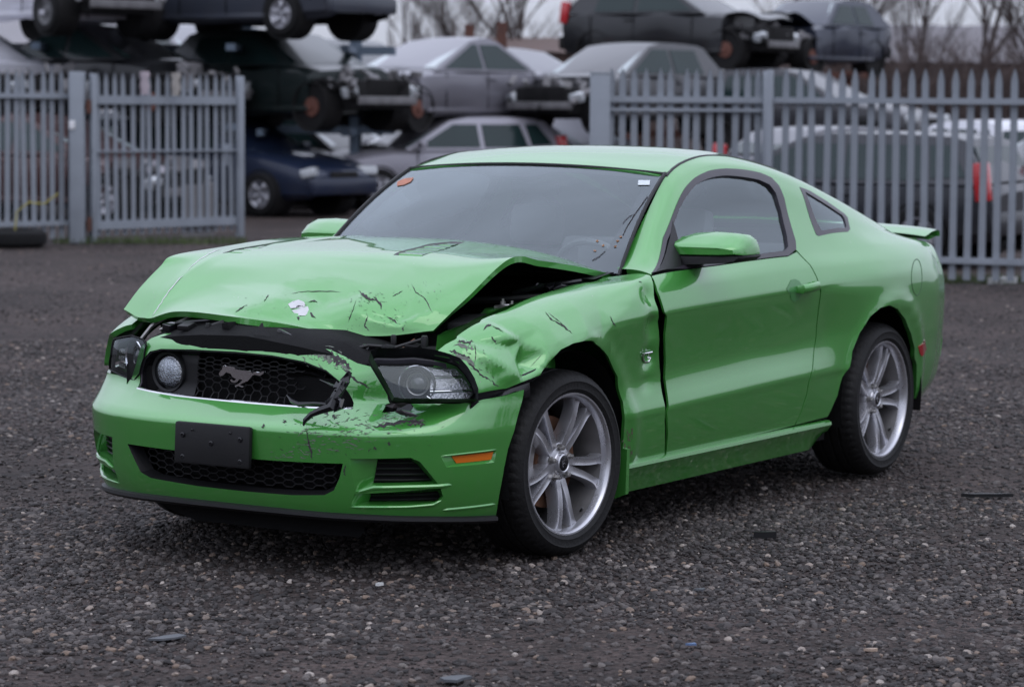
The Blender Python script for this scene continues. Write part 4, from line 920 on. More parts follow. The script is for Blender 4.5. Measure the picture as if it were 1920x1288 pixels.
fl = find_params(side0, [(1719, 520)], (-3.5, -2.5), (3, 9), face=-1)[0]
qf = np.array(find_params(off(side0, .0005), [(1719+10*math.cos(a)+.0*math.sin(a), 520+34*math.sin(a)) for a in np.linspace(0, 2*math.pi, 30)[:-1]], (-3.5, -2.5), (3, 9), face=-1)); qf = np.vstack([qf, qf[:1]])
MB().tube(off(side0, -.0002)(qf[:, 0], qf[:, 1]), .0022, 5, cap=False).build('fuel_flap_seam', mat('seam', (.02, .07, .022), .6), car)
mk_ = find_params(off(side0, .002), [(1722, 650), (1734, 637), (1737, 655), (1728, 668)], (-3.75, -2.9), (1, 7), face=-1)
panel('rear_marker', off(side0, .003), mk_, M_red, car, res=.02, scale=(1, .09), thick=.004, face=-1); panel('rear_marker', off(side0, .003), mk_, M_red, car, res=.02, scale=(1, .09), thick=.004, face=-1, flip_y=True)
# small chrome badge hanging on the wing
def strip_on(S, px, r, name, m, par, **k):
    q = np.array(find_params(S, px, **k)); P = S(q[:, 0], q[:, 1]); return MB().tube(P, r, 6).build(name, m, par)
bk = dict(ra=(-.8, .2), rt=(2, 8), face=-1); Sb = off(fender_s, .006)
bd = strip_on(Sb, [(1206, 662), (1205, 670), (1208, 679), (1216, 679), (1219, 671), (1213, 670)], .0042, 'wing_badge', M_chrome, car, **bk)
strip_on(Sb, [(1206, 663), (1213, 662), (1223, 660)], .0035, 'badge_bar', M_chrome, bd, **bk); strip_on(Sb, [(1217, 662), (1216, 671)], .003, 'badge_bar', M_chrome, bd, **bk)

# ------------------------------------------------------------------ under the bonnet
bay = empty('engine_bay'); bay.parent = car
b = MB(); b.box((-.05, 0, .52), (1.35, 1.16, .02)); b.box((-.74, 0, .75), (.03, 1.5, .5)); b.box((.70, 0, .50), (.03, 1.2, .36)); b.build('bay_tub', M_matte, bay)
# slam panel cover: black sheet from the grille lip back under the bonnet
def rows(pxs, ax, vals): return [on_plane(x, y, ax, v) for (x, y), v in zip(pxs, vals)]
fr = rows([(284, 631), (330, 622), (380, 620), (460, 627), (560, 641), (620, 657), (668, 682), (700, 672), (760, 668), (812, 668)], 0, [.70, .755, .775, .785, .765, .735, .70, .63, .54, .47])
fr = np.array(fr); bk_ = fr+np.array([-.16, 0, .035]); bk2 = fr+np.array([-.34, 0, .03]); bk_[-3:] += [0, .01, .0]
cov = [fr-[0, 0, .05], fr, fr*.5+bk_*.5+[0, 0, .012], bk_, bk2]
for i_, g in enumerate(cov): g[:, 2] += .006*np.sin(np.arange(10)*2.1+i_*1.7)-.012; g[:, 0] += .006*np.sin(np.arange(10)*3.3+i_)
cv = MB().grid(cov).build('radiator_cover', M_matte, bay)
def pipe(px, ax, vals, r, name, m, n=8):
    P = [on_plane(x, y, ax, v) for (x, y), v in zip(px, vals)]; return MB().tube(P, r, n).build(name, m, bay)
def knob(px, x, r, h, name='cover_clip', m=None):
    p = on_plane(*px, 0, x); return MB().lathe([(r, -.02), (r, h*.6), (r*.75, h), (0, h)], 12, 'z', p).build(name, m or M_black, bay)
for i_, (px_, x_, w_, h_) in enumerate((((350, 612), .70, .05, .02), ((430, 612), .71, .03, .03), ((540, 628), .68, .07, .018), ((610, 640), .62, .04, .03), ((650, 652), .60, .06, .02), ((690, 655), .56, .03, .03), ((720, 655), .52, .07, .02), ((775, 652), .46, .05, .025), ((320, 614), .66, .04, .03))):
    p = on_plane(*px_, 0, x_); MB().box(tuple(p), (.05, w_, h_), (.3*math.sin(i_*2.3), .25*math.cos(i_*1.7), .5*math.sin(i_*3.1)), .004).build('broken_bracket', (M_black, M_matte, M_gloss)[i_ % 3], bay)
pipe([(330, 606), (400, 600), (470, 612), (540, 622), (600, 640)], 0, [.66, .66, .64, .60, .54], .007, 'bonnet_cable', M_gloss)
pipe([(640, 660), (690, 648), (740, 652), (800, 634)], 0, [.64, .58, .50, .43], .006, 'lamp_wire', M_black)
knob((796, 640), .47, .013, .02); knob((738, 634), .58, .010, .012); knob((390, 612), .72, .009, .012)
p = on_plane(490, 628, 0, .76); MB().grid([[p+[0, -.035, 0], p+[.0, .045, -.004]], [p+[-.01, -.018, .030], p+[-.01, .004, .026]], [p+[-.014, -.010, .042], p+[-.014, -.004, .042]]]).build('latch_tab', M_black, bay)
pipe([(300, 618), (345, 600), (372, 588)], 1, [-.50, -.42, -.36], .006, 'prop_rod', M_steel); pipe([(262, 640), (284, 612), (310, 596)], 1, [-.60, -.56, -.52], .008, 'apron_edge', M_steel)
pipe([(398, 612), (420, 604)], 1, [-.2, -.17], .010, 'hose_stub', M_black)
pipe([(735, 668), (760, 650), (778, 636)], 1, [.40, .42, .45], .005, 'broken_stay', M_disc)
# strut tower with its cap, bolts, black boxes, cowl, hoses seen through the gap
tw = np.array([-.08, .60, .0]); 
b = MB(); b.lathe([(.155, .60), (.145, .80), (.135, .872), (.115, .892), (.06, .897), (.055, .885), (0, .885)], 36, 'z', tw); b.build('strut_tower', M_paint, bay)
b = MB(); b.lathe([(.082, .896), (.080, .903), (.05, .906), (.045, .897)], 32, 'z', tw); b.build('tower_ring', M_steel, bay)
for k in range(3):
    a = rad(20+120*k); b = MB(); b.lathe([(.010, .90), (.010, .916), (.005, .917), (.005, .926), (0, .926)], 6, 'z', tw+[.064*math.cos(a), .064*math.sin(a), 0]); b.build('tower_nut', M_steel, bay, auto=20)
_fb = on_plane(868, 603, 1, .56); MB().box((_fb[0]-.07, .55, _fb[2]-.045), (.17, .12, .11), (rad(3), rad(7), rad(12)), .012).build('fuse_box', M_black, bay)
MB().box((.08, .42, .76), (.26, .14, .14), (0, rad(4), rad(-8)), .02).build('air_box', M_black, bay)
b = MB(); G = []
for x, dz in ((-.40, -.015), (-.46, .0), (-.54, .012), (-.66, .012), (-.70, .0)):
    G.append([(x-.05*(abs(y)/.7)**2, y, .945+dz+.012*(1-(y/.7)**2)) for y in np.linspace(-.69, .69, 22)])
b.grid(G); b.build('cowl_grille', M_black, bay)
def pipe3(P, r, name, m): return MB().tube(P, r, 8).build(name, m, bay)
cv_ = [(-.36+.02*math.sin(i*1.7), .52+.012*i, .955+.006*math.sin(i*2.2)) for i in range(12)]; pipe3(cv_, [.013+.003*(i % 2) for i in range(12)], 'corrugated_hose', M_gloss)
pipe3([(-.30, .45, .93), (-.34, .55, .96), (-.46, .64, .975), (-.58, .66, .985)], .011, 'washer_hose', M_gloss)
pipe3([(-.52, .50, .955), (-.56, .58, .965), (-.60, .64, .97)], .022, 'wiper_pivot', M_gloss)
pipe3([(-.20, .30, .90), (-.24, .45, .91), (-.36, .56, .92)], .016, 'heater_hose', M_black)
MB().box((-.48, .62, .965), (.14, .05, .012), (0, 0, rad(-35)), .004).build('hinge_arm', M_paint, bay)
# inner wing flange
for s in (1, -1):
    xs = np.linspace(-.62, .48, 24); S_ = fender_s if s == 1 else side0
    E0 = S_(xs, np.full(24, 11.4))*([1, s, 1]); E1 = E0+[0, -s*.03, -.02]; E2 = E0+[0, -s*.05, -.16]; E3 = E0+[0, -s*.06, -.42]
    MB().grid([E0-[0, 0, .004], E1, E2, E3]).build('inner_wing', M_paint, bay)

# ------------------------------------------------------------------ cabin
cab = empty('cabin'); cab.parent = car
def seat(x, y, name='front_seat'):
    q = MB(); G = []
    for u in np.linspace(0, 1, 9):
        z = .42+.60*u; xx = x-.10-.24*u; w = .25-.05*u**2+.01*math.sin(u*3); 
        G.append([(xx-.09, y-w*.9, z), (xx+.02, y-w, z), (xx+.055, y-w*.82, z), (xx+.03, y-w*.5, z), (xx+.035, y, z), (xx+.03, y+w*.5, z), (xx+.055, y+w*.82, z), (xx+.02, y+w, z), (xx-.09, y+w*.9, z)])
    q.grid(G); q.add(G[-1], [tuple(range(9))]); q.box((x+.16, y, .42), (.52, .50, .16), (0, rad(-6), 0), .05)
    s_ = q.build(name, M_seat, cab)
    return s_
for y in (.37, -.37):
    s_ = seat(-1.42, y); hr = MB(); hr.box((-1.80, y, 1.12), (.10, .25, .18), (0, rad(-10), 0), .045); h_ = hr.build('head_restraint', M_seat, cab)
q = MB(); q.box((-2.35, 0, .80), (.14, 1.2, .5), (0, rad(-24), 0), .05); q.box((-2.15, 0, .52), (.45, 1.2, .16), None, .05); q.build('rear_seat', M_seat, cab)
q = MB(); G = []
for x, z in ((-.48, .985), (-.62, 1.005), (-.80, 1.0), (-.92, .97), (-.96, .90), (-.92, .72), (-.88, .5)): G.append([(x+.06*(1-(y/.7)**2), y, z+.012*math.exp(-((y-.37)/.2)**2)*(x < -.7)) for y in np.linspace(-.70, .70, 20)])
q.grid(G); q.build('dashboard', M_black, cab)
b = MB(); Rm = Euler((0, rad(-66), 0)).to_matrix(); P = []
for a in np.linspace(0, 2*math.pi, 41): v = Rm @ Vector((.185*math.cos(a), .185*math.sin(a), 0)); P.append((-1.06+v.x, .37+v.y, .93+v.z))
b.tube(P, .015, 8, cap=False); sw = b.build('steering_wheel', M_seat, cab)
b = MB()
for a in (0, 120, 240): v = Rm @ Vector((.18*math.cos(rad(a+60)), .18*math.sin(rad(a+60)), 0)); b.tube([(-1.04, .37, .92), (-1.06+v.x, .37+v.y, .93+v.z)], .014, 6)
b.build('wheel_spokes', M_seat, sw)
MB().box((-1.18, 0, 1.30), (.03, .22, .06), (0, rad(12), 0), .012).build('rear_view_mirror', M_black, cab)
b = MB(); b.box((-1.5, .84, .75), (1.5, .04, .5)); b.box((-1.5, -.84, .75), (1.5, .04, .5)); b.box((-1.5, 0, .30), (2.2, 1.64, .04)); b.box((-2.85, 0, .98), (.70, 1.3, .03)); b.build('cabin_lining', M_matte, cab)
q = MB(); q.grid([[(x, y, z-.02-.02*(y/.55)**2) for y in np.linspace(-.55, .55, 9)] for x, z in ((-1.22, 1.40), (-1.5, 1.445), (-1.8, 1.45), (-2.1, 1.43), (-2.28, 1.39))]); q.build('headliner', M_seat, cab)

# stickers on the windscreen
def ws_px(px, d): return np.array(find_params(lambda u, v: _ws(u, v, d), px, (-1, 1), (0, 1)))
_wsd = lambda u, v: _ws(u, v, .003)
def ws_panel(name, px, m, **k):
    q = find_params(_wsd, px, (-1, 1), (0, 1)); return panel(name, _wsd, q, m, wsg, res=.03, scale=(.7, .62), thick=0, **k)
ws_panel('paper_sticker', [(1197, 338), (1219, 338), (1218, 347), (1196, 347)], mat('sticker_paper', (.55, .60, .62), .6, var=.25, vscale=60))
ws_panel('orange_mark', [(745, 341), (758, 335), (776, 333), (770, 341), (757, 347), (744, 349)], mat('orange_crayon', (.40, .16, .10), .7, var=.6, vscale=60))
M_leaf = mat('fallen_leaf', (.26, .12, .05), .7, var=.7, vscale=90)
for c in ((1120, 452), (1131, 460), (1158, 452), (1164, 444), (1154, 462), (1115, 470)):
    ws_panel('leaf', [(c[0]+2.6*math.cos(a+c[0])*(1+.5*math.sin(a*3+c[0])), c[1]+1.7*math.sin(a+c[0])*(1+.4*math.cos(a*2+c[1]))) for a in np.linspace(0, 2*math.pi, 8)[:-1]], M_leaf)
def ws_line(name, px, r, m):
    q = find_params(_wsd, px, (-1, 1), (0, 1)); MB().tube(_wsd(q[:, 0], q[:, 1]), r, 4).build(name, m, wsg)
ws_line('wet_twig', [(1214, 368), (1204, 382), (1190, 402), (1176, 424), (1168, 440)], .0016, M_scuff); ws_line('wet_twig', [(1190, 402), (1180, 405), (1168, 418)], .0012, M_scuff); ws_line('wet_twig', [(1135, 470), (1122, 482), (1110, 488)], .0014, M_scuff)
# ------------------------------------------------------------------ scrapes, chips and torn paint on the struck corner
rs = random.Random(11)
class Marks:
    """thin flakes lying on a panel, joined into one part"""
    def __init__(s, S, face, fa, scale): s.S, s.face, s.fa = off(S, .0009, face), face, fa; s.V = []; s.F = []; s.Q = []
    def blotch(s, px):
        P = np.array(px, float); o = len(s.Q); s.Q += [P.mean(0)]+list(P); n = len(P); s.F += [(o, o+1+i, o+1+(i+1) % n) for i in range(n)]
    def streak(s, pts, w, n=16, jag=.8):
        """a ragged tear along a line of survey points"""
        P = np.array(pts, float); u = np.linspace(0, len(P)-1, n); L = np.stack([np.interp(u, range(len(P)), P[:, 0]), np.interp(u, range(len(P)), P[:, 1])], 1)
        t = np.gradient(L, axis=0); t /= np.linalg.norm(t, axis=1)[:, None]+1e-9; nn = np.stack([-t[:, 1], t[:, 0]], 1)
        w = w*.8; L = L+nn*np.array([rs.uniform(-1, 1) for _ in range(n)])[:, None]*w*.4
        e = np.minimum(1, np.minimum(np.arange(n), np.arange(n)[::-1])/3)
        a = L+nn*(w*.5*e*np.array([max(.08, 1+rs.uniform(-jag, jag)) for _ in range(n)]))[:, None]; b = L-nn*(w*.5*e*np.array([max(.08, 1+rs.uniform(-jag, jag)) for _ in range(n)]))[:, None]
        o = len(s.Q); s.Q += list(a)+list(b); s.F += [(o+i, o+i+1, o+n+i+1, o+n+i) for i in range(n-1)]
    def spray(s, box, k, w, ln, ang=0, spread=.5):
        for _ in range(k):
            x, y = rs.uniform(box[0], box[2]), rs.uniform(box[1], box[3]); a = ang+rs.gauss(0, spread); l = ln*rs.uniform(.3, 1.3)
            s.streak([(x, y), (x+l*math.cos(a), y+l*math.sin(a))], w*rs.uniform(.4, 1.2), 6)
    def build(s, name, m, par):
        q = find_params(s.S, np.array(s.Q), face=s.face, **s.fa); s.V = s.S(q[:, 0], q[:, 1])
        return link(name, mesh(name, s.V, s.F), m, par, kind='stuff')
FAk = dict(ra=(.19, .811), rt=(-1.1, 1.16)); HOk = dict(ra=(0, 6), rt=(0, 7)); SDk = dict(ra=(-.8, .8), rt=(1, 12))
fm = Marks(fasc, -1, FAk, 1)
fm.streak([(585, 652), (610, 664), (630, 672), (648, 684)], 12, 22); fm.streak([(612, 660), (640, 675), (660, 694)], 7, 18); fm.streak([(560, 642), (568, 655), (562, 662)], 4); fm.streak([(488, 643), (500, 646), (506, 640)], 6); fm.streak([(515, 650), (522, 655)], 4)
fm.streak([(640, 690), (655, 702), (665, 712), (682, 720), (694, 728)], 4, 18); fm.spray((580, 648, 650, 690), 22, 2.2, 9, .6); fm.spray((480, 640, 560, 655), 8, 1.6, 5, .8)
fm.streak([(575, 800), (577, 825), (583, 850), (586, 862)], 4, 12); fm.streak([(700, 800), (740, 794), (770, 788), (800, 792)], 6, 20); fm.streak([(762, 796), (782, 793), (798, 797)], 7); fm.streak([(742, 770), (760, 777), (786, 780)], 8, 14)
fm.streak([(535, 787), (532, 793)], 6); fm.streak([(496, 795), (490, 801)], 5); fm.streak([(622, 779), (630, 784)], 6); fm.streak([(648, 870), (644, 884), (648, 892)], 3); fm.streak([(700, 838), (706, 843)], 5); fm.streak([(728, 828), (731, 836)], 4)
fm.spray((520, 785, 700, 850), 46, 2.0, 9, .1, .7); fm.spray((640, 770, 800, 800), 30, 2.2, 10, -.1, .5); fm.spray((760, 800, 850, 850), 10, 1.4, 8, .2, .6)
fm.build('paint_scrapes', M_scuff, bumper)
gm = Marks(fasc, -1, FAk, 1)
gm.streak([(580, 655), (605, 668), (625, 678)], 9, 22, .95); gm.streak([(628, 678), (648, 690), (660, 700)], 5, 18, .95)
gm.spray((548, 806, 676, 846), 60, 3.2, 14, .05, .25); gm.spray((600, 776, 790, 796), 46, 3.2, 14, -.08, .25); gm.spray((500, 846, 600, 858), 22, 2.4, 12, .08, .2); gm.spray((560, 646, 640, 684), 26, 3, 10, .5, .3); gm.spray((640, 800, 740, 830), 26, 2.6, 14, 0, .3)
gm.build('rubbed_marks', M_scuffg, bumper)
hm = Marks(hood, -1, HOk, 1)
hm.streak([(545, 550), (580, 546), (610, 546), (640, 547)], 2.0, 14, .5); hm.streak([(672, 545), (690, 558), (712, 566)], 6, 14); hm.streak([(700, 555), (713, 568), (716, 580)], 4, 12); hm.streak([(668, 562), (660, 585), (652, 605)], 1.6, 12); hm.streak([(690, 590), (684, 610), (694, 622)], 3, 12); hm.streak([(722, 592), (738, 600), (745, 608)], 3, 10); hm.streak([(755, 612), (756, 622)], 2.5)
hm.streak([(770, 530), (780, 548), (797, 560), (812, 588)], 1.6, 16); hm.streak([(440, 586), (452, 578), (464, 570)], 2.0, 10); hm.streak([(495, 565), (504, 552)], 1.8); hm.streak([(735, 556), (755, 545)], 2)
hm.spray((650, 545, 760, 615), 60, 1.0, 7, 1.0, .8); hm.spray((430, 550, 560, 590), 12, .8, 6, -.7, .5); hm.spray((760, 525, 830, 600), 24, .8, 6, 1.0, .4); hm.spray((660, 548, 716, 572), 26, 1.2, 8, .4, .6); hm.spray((715, 585, 750, 612), 18, 1.0, 7, .6, .8)
hm.build('paint_scrapes', M_scuff, bonnet)
wm = Marks(hood, -1, HOk, 1)
wm.blotch([(540, 570), (548, 565), (560, 562), (570, 566), (573, 573), (566, 578), (556, 577), (545, 578)]); wm.blotch([(547, 582), (560, 579), (577, 574), (580, 584), (572, 592), (556, 591)])
wm.streak([(344, 515), (330, 530), (312, 552), (294, 580), (284, 594)], 1.9, 20, .4); wm.streak([(416, 466), (395, 474), (372, 488), (350, 508)], 1.6, 14, .4)  # pale lines drawn along the far side of the bonnet
wm.build('bared_metal_pale_lines', M_primer, bonnet)
dm = Marks(hood, -1, HOk, 1)
dm.streak([(545, 579), (560, 576), (576, 572)], 4, 10); dm.streak([(576, 566), (588, 564), (596, 566)], 3, 8); dm.streak([(575, 578), (585, 590), (592, 598)], 3, 8); dm.streak([(556, 592), (562, 600)], 6, 6)
dm.build('torn_edges', M_scuff, bonnet)
sm = Marks(fender_s, -1, SDk, 1)
sm.streak([(856, 640), (872, 641), (890, 640)], 5, 14); sm.streak([(842, 656), (862, 664), (885, 672)], 6, 16); sm.streak([(870, 672), (890, 690), (905, 705), (922, 714)], 3.5, 18); sm.streak([(905, 618), (914, 610), (922, 609)], 5, 10); sm.streak([(922, 610), (936, 616), (944, 624)], 2.5, 10); sm.streak([(890, 642), (892, 664), (890, 684)], 2.0, 12); sm.streak([(922, 630), (932, 648)], 3); sm.streak([(922, 712), (928, 722), (936, 724)], 2.5)
sm.streak([(1022, 584), (1034, 598), (1050, 608), (1062, 616), (1074, 626)], 2.6, 18); sm.streak([(1028, 586), (1048, 602), (1066, 618)], 1.2, 14); sm.streak([(1144, 592), (1150, 606), (1156, 612)], 2.0, 8); sm.streak([(1198, 527), (1204, 530)], 1.5)
sm.spray((835, 636, 930, 705), 30, 1.8, 9, .5, .5); sm.streak([(992, 690), (1006, 676), (1018, 662)], 1.2, 10)
fw = bpy.data.objects['front_wing']; sm.build('paint_scrapes', M_scuff, fw)
sg = Marks(fender_s, -1, SDk, 1); sg.streak([(850, 646), (872, 650), (890, 652)], 10, 14); sg.streak([(850, 662), (875, 672), (892, 686)], 8, 14); sg.build('rubbed_marks', M_scuffg, fw)
sd = Marks(fender_s, -1, SDk, 1)
for _ in range(26):
    x = rs.uniform(1168, 1186); y = rs.uniform(800, 866); sd.streak([(x, y), (x+rs.uniform(-3, 3), y+rs.uniform(6, 16))], rs.uniform(1.5, 5), 6)
sd.build('mud_stains', M_dirtg, fw)
# black liner showing in the split between wing and bumper
P0 = fender_s(*np.array(trace(fender_s, [(897, 737), (925, 732), (950, 727), (980, 716), (1012, 702)], (-.8, .85), (.4, 12), face=-1)).T)-[0, .012, 0]
P1 = np.array([on_plane(x, y, 1, v) for (x, y), v in zip([(889, 756), (920, 750), (950, 744), (980, 738), (1000, 734)], (.845, .865, .885, .895, .90))])-[0, .012, 0]
MB().grid([P0+[0, -.004, .02], P0, P0*.5+P1*.5-[0, .018, 0], P1, P1-[0, .004, .02]]).build('torn_bracket', M_gloss, car)
t = find_params(off(fasc, -.02), [(716, 774), (724, 758), (738, 752), (770, 754), (780, 763), (768, 773)], (.19, .811), (-1.1, 1.16), face=-1)
panel('tear_backing', off(fasc, -.028), t, M_gloss, bumper, res=.03, scale=(1, 1), thick=0, face=-1)
b = MB()
for px in ([(720, 760), (728, 756), (742, 757), (756, 755), (766, 757), (752, 764), (736, 765)], [(740, 772), (752, 768), (768, 772), (784, 779), (770, 781), (752, 778)]):
    P = [on_plane(x, y, 0, .845+.012*math.sin(i*2.3)) for i, (x, y) in enumerate(px)]; c = np.mean(P, 0)+[.008, 0, .004]; b.add([c]+P, [(0, 1+i, 1+(i+1) % len(P)) for i in range(len(P))])
b.build('torn_flaps', M_scuff, bumper, smooth=False)
# ================================================================== the yard
F2 = VM[2].copy(); F2[2] = 0; F2 /= np.linalg.norm(F2); R2 = np.array([F2[1], -F2[0], 0])
def spot(px, d, z=0.): p = floor_at(px, d); return (float(p[0]), float(p[1]), z)
def heading(r, f): v = R2*r+F2*f; return math.atan2(v[1], v[0])
rg = random.Random(7); nr = np.random.RandomState(5)

# ------------------------------------------------------------------ ground: compacted dirt and gravel
def ground_mat():
    m, n, l, p = nodes_of('gravel_ground')
    t = n.new('ShaderNodeTexCoord')
    def tex(kind, scale, det=6): q = n.new(kind); q.inputs['Scale'].default_value = scale; l.new(t.outputs['Object'], q.inputs['Vector']); (q.inputs['Detail'].__setattr__('default_value', det) if 'Detail' in q.inputs else None); return q
    big = tex('ShaderNodeTexNoise', .55); mid = tex('ShaderNodeTexNoise', 5.); fine = tex('ShaderNodeTexNoise', 70, 8); vo = tex('ShaderNodeTexVoronoi', 62, 0); vo2 = tex('ShaderNodeTexVoronoi', 24, 0)
    r1 = n.new('ShaderNodeValToRGB'); r1.color_ramp.elements[0].color = (.019, .0135, .012, 1); r1.color_ramp.elements[1].color = (.056, .041, .037, 1); r1.color_ramp.elements[0].position = .32; r1.color_ramp.elements[1].position = .7; l.new(big.outputs['Fac'], r1.inputs[0])
    r2 = n.new('ShaderNodeMix'); r2.data_type = 'RGBA'; r2.blend_type = 'MULTIPLY'; r2.inputs['Factor'].default_value = .75; l.new(r1.outputs[0], r2.inputs['A'])
    g = n.new('ShaderNodeMapRange'); g.inputs['From Min'].default_value = .3; g.inputs['From Max'].default_value = .7; g.inputs['To Min'].default_value = .6; g.inputs['To Max'].default_value = 1.35; l.new(mid.outputs['Fac'], g.inputs['Value']); l.new(g.outputs['Result'], r2.inputs['B'])
    hsv = n.new('ShaderNodeSeparateColor'); l.new(vo.outputs['Color'], hsv.inputs[0])
    st = n.new('ShaderNodeMapRange'); st.inputs['To Min'].default_value = .35; st.inputs['To Max'].default_value = 2.1; l.new(hsv.outputs[0], st.inputs['Value'])
    r3 = n.new('ShaderNodeMix'); r3.data_type = 'RGBA'; r3.blend_type = 'MULTIPLY'; r3.inputs['Factor'].default_value = .7; l.new(r2.outputs['Result'], r3.inputs['A']); l.new(st.outputs['Result'], r3.inputs['B']); l.new(r3.outputs['Result'], p.inputs['Base Color'])
    p.inputs['Roughness'].default_value = .88; p.inputs['Specular IOR Level'].default_value = .3
    b1 = n.new('ShaderNodeBump'); b1.inputs['Strength'].default_value = .7; b1.inputs['Distance'].default_value = .012; l.new(vo.outputs['Distance'], b1.inputs['Height']); b1.invert = True
    b2 = n.new('ShaderNodeBump'); b2.inputs['Strength'].default_value = .5; b2.inputs['Distance'].default_value = .02; l.new(fine.outputs['Fac'], b2.inputs['Height']); l.new(b1.outputs['Normal'], b2.inputs['Normal'])
    b3 = n.new('ShaderNodeBump'); b3.inputs['Strength'].default_value = .6; b3.inputs['Distance'].default_value = .03; l.new(vo2.outputs['Distance'], b3.inputs['Height']); b3.invert = True; l.new(b2.outputs['Normal'], b3.inputs['Normal']); l.new(b3.outputs['Normal'], p.inputs['Normal'])
    return m
def gz(x, y):
    """gentle ruts of the yard; level under the car's wheels"""
    return -.012+.010*np.sin(x*.9+.4*y)*np.cos(y*.7-.3)+.006*np.sin(2.1*x+1.3)*np.sin(1.7*y)
M_ground = ground_mat()
c0 = np.array(spot(960, 24)); n = 170; xs = np.linspace(-1, 1, n); xs = np.sign(xs)*(np.abs(xs)**2.2)*600
X, Y = np.meshgrid(xs-2, xs, indexing='ij'); Z = np.where(np.hypot(X, Y) < 60, gz(X, Y), -.012)
b = MB(); b.grid(np.stack([X, Y, Z], 2)); b.build('ground', M_ground, None, kind='structure')

# ------------------------------------------------------------------ loose stones over the near ground
def stone_mat():
    m, n, l, p = nodes_of('stone')
    oi = n.new('ShaderNodeObjectInfo'); r = n.new('ShaderNodeValToRGB'); e = r.color_ramp; e.interpolation = 'LINEAR'
    cols = [(0, (.013, .0107, .0103)), (.3, (.028, .023, .022)), (.6, (.050, .042, .040)), (.82, (.080, .068, .064)), (.93, (.125, .108, .098)), (.98, (.17, .12, .09)), (1., (.33, .29, .26))]
    while len(e.elements) < len(cols): e.elements.new(.5)
    for q, (ps, c) in zip(e.elements, cols): q.position = ps; q.color = (*c, 1)
    t = n.new('ShaderNodeTexCoord'); nz = n.new('ShaderNodeTexNoise'); nz.inputs['Scale'].default_value = 3; nz.inputs['Detail'].default_value = 5; l.new(t.outputs['Object'], nz.inputs['Vector'])
    mx = n.new('ShaderNodeMix'); mx.data_type = 'RGBA'; mx.blend_type = 'MULTIPLY'; mx.inputs['Factor'].default_value = .6
    g = n.new('ShaderNodeMapRange'); g.inputs['From Min'].default_value = .3; g.inputs['From Max'].default_value = .7; g.inputs['To Min'].default_value = .55; g.inputs['To Max'].default_value = 1.4; l.new(nz.outputs['Fac'], g.inputs['Value'])
    l.new(oi.outputs['Random'], r.inputs[0]); l.new(r.outputs[0], mx.inputs['A']); l.new(g.outputs['Result'], mx.inputs['B']); l.new(mx.outputs['Result'], p.inputs['Base Color']); p.inputs['Roughness'].default_value = .72; p.inputs['Specular IOR Level'].default_value = .4
    return m
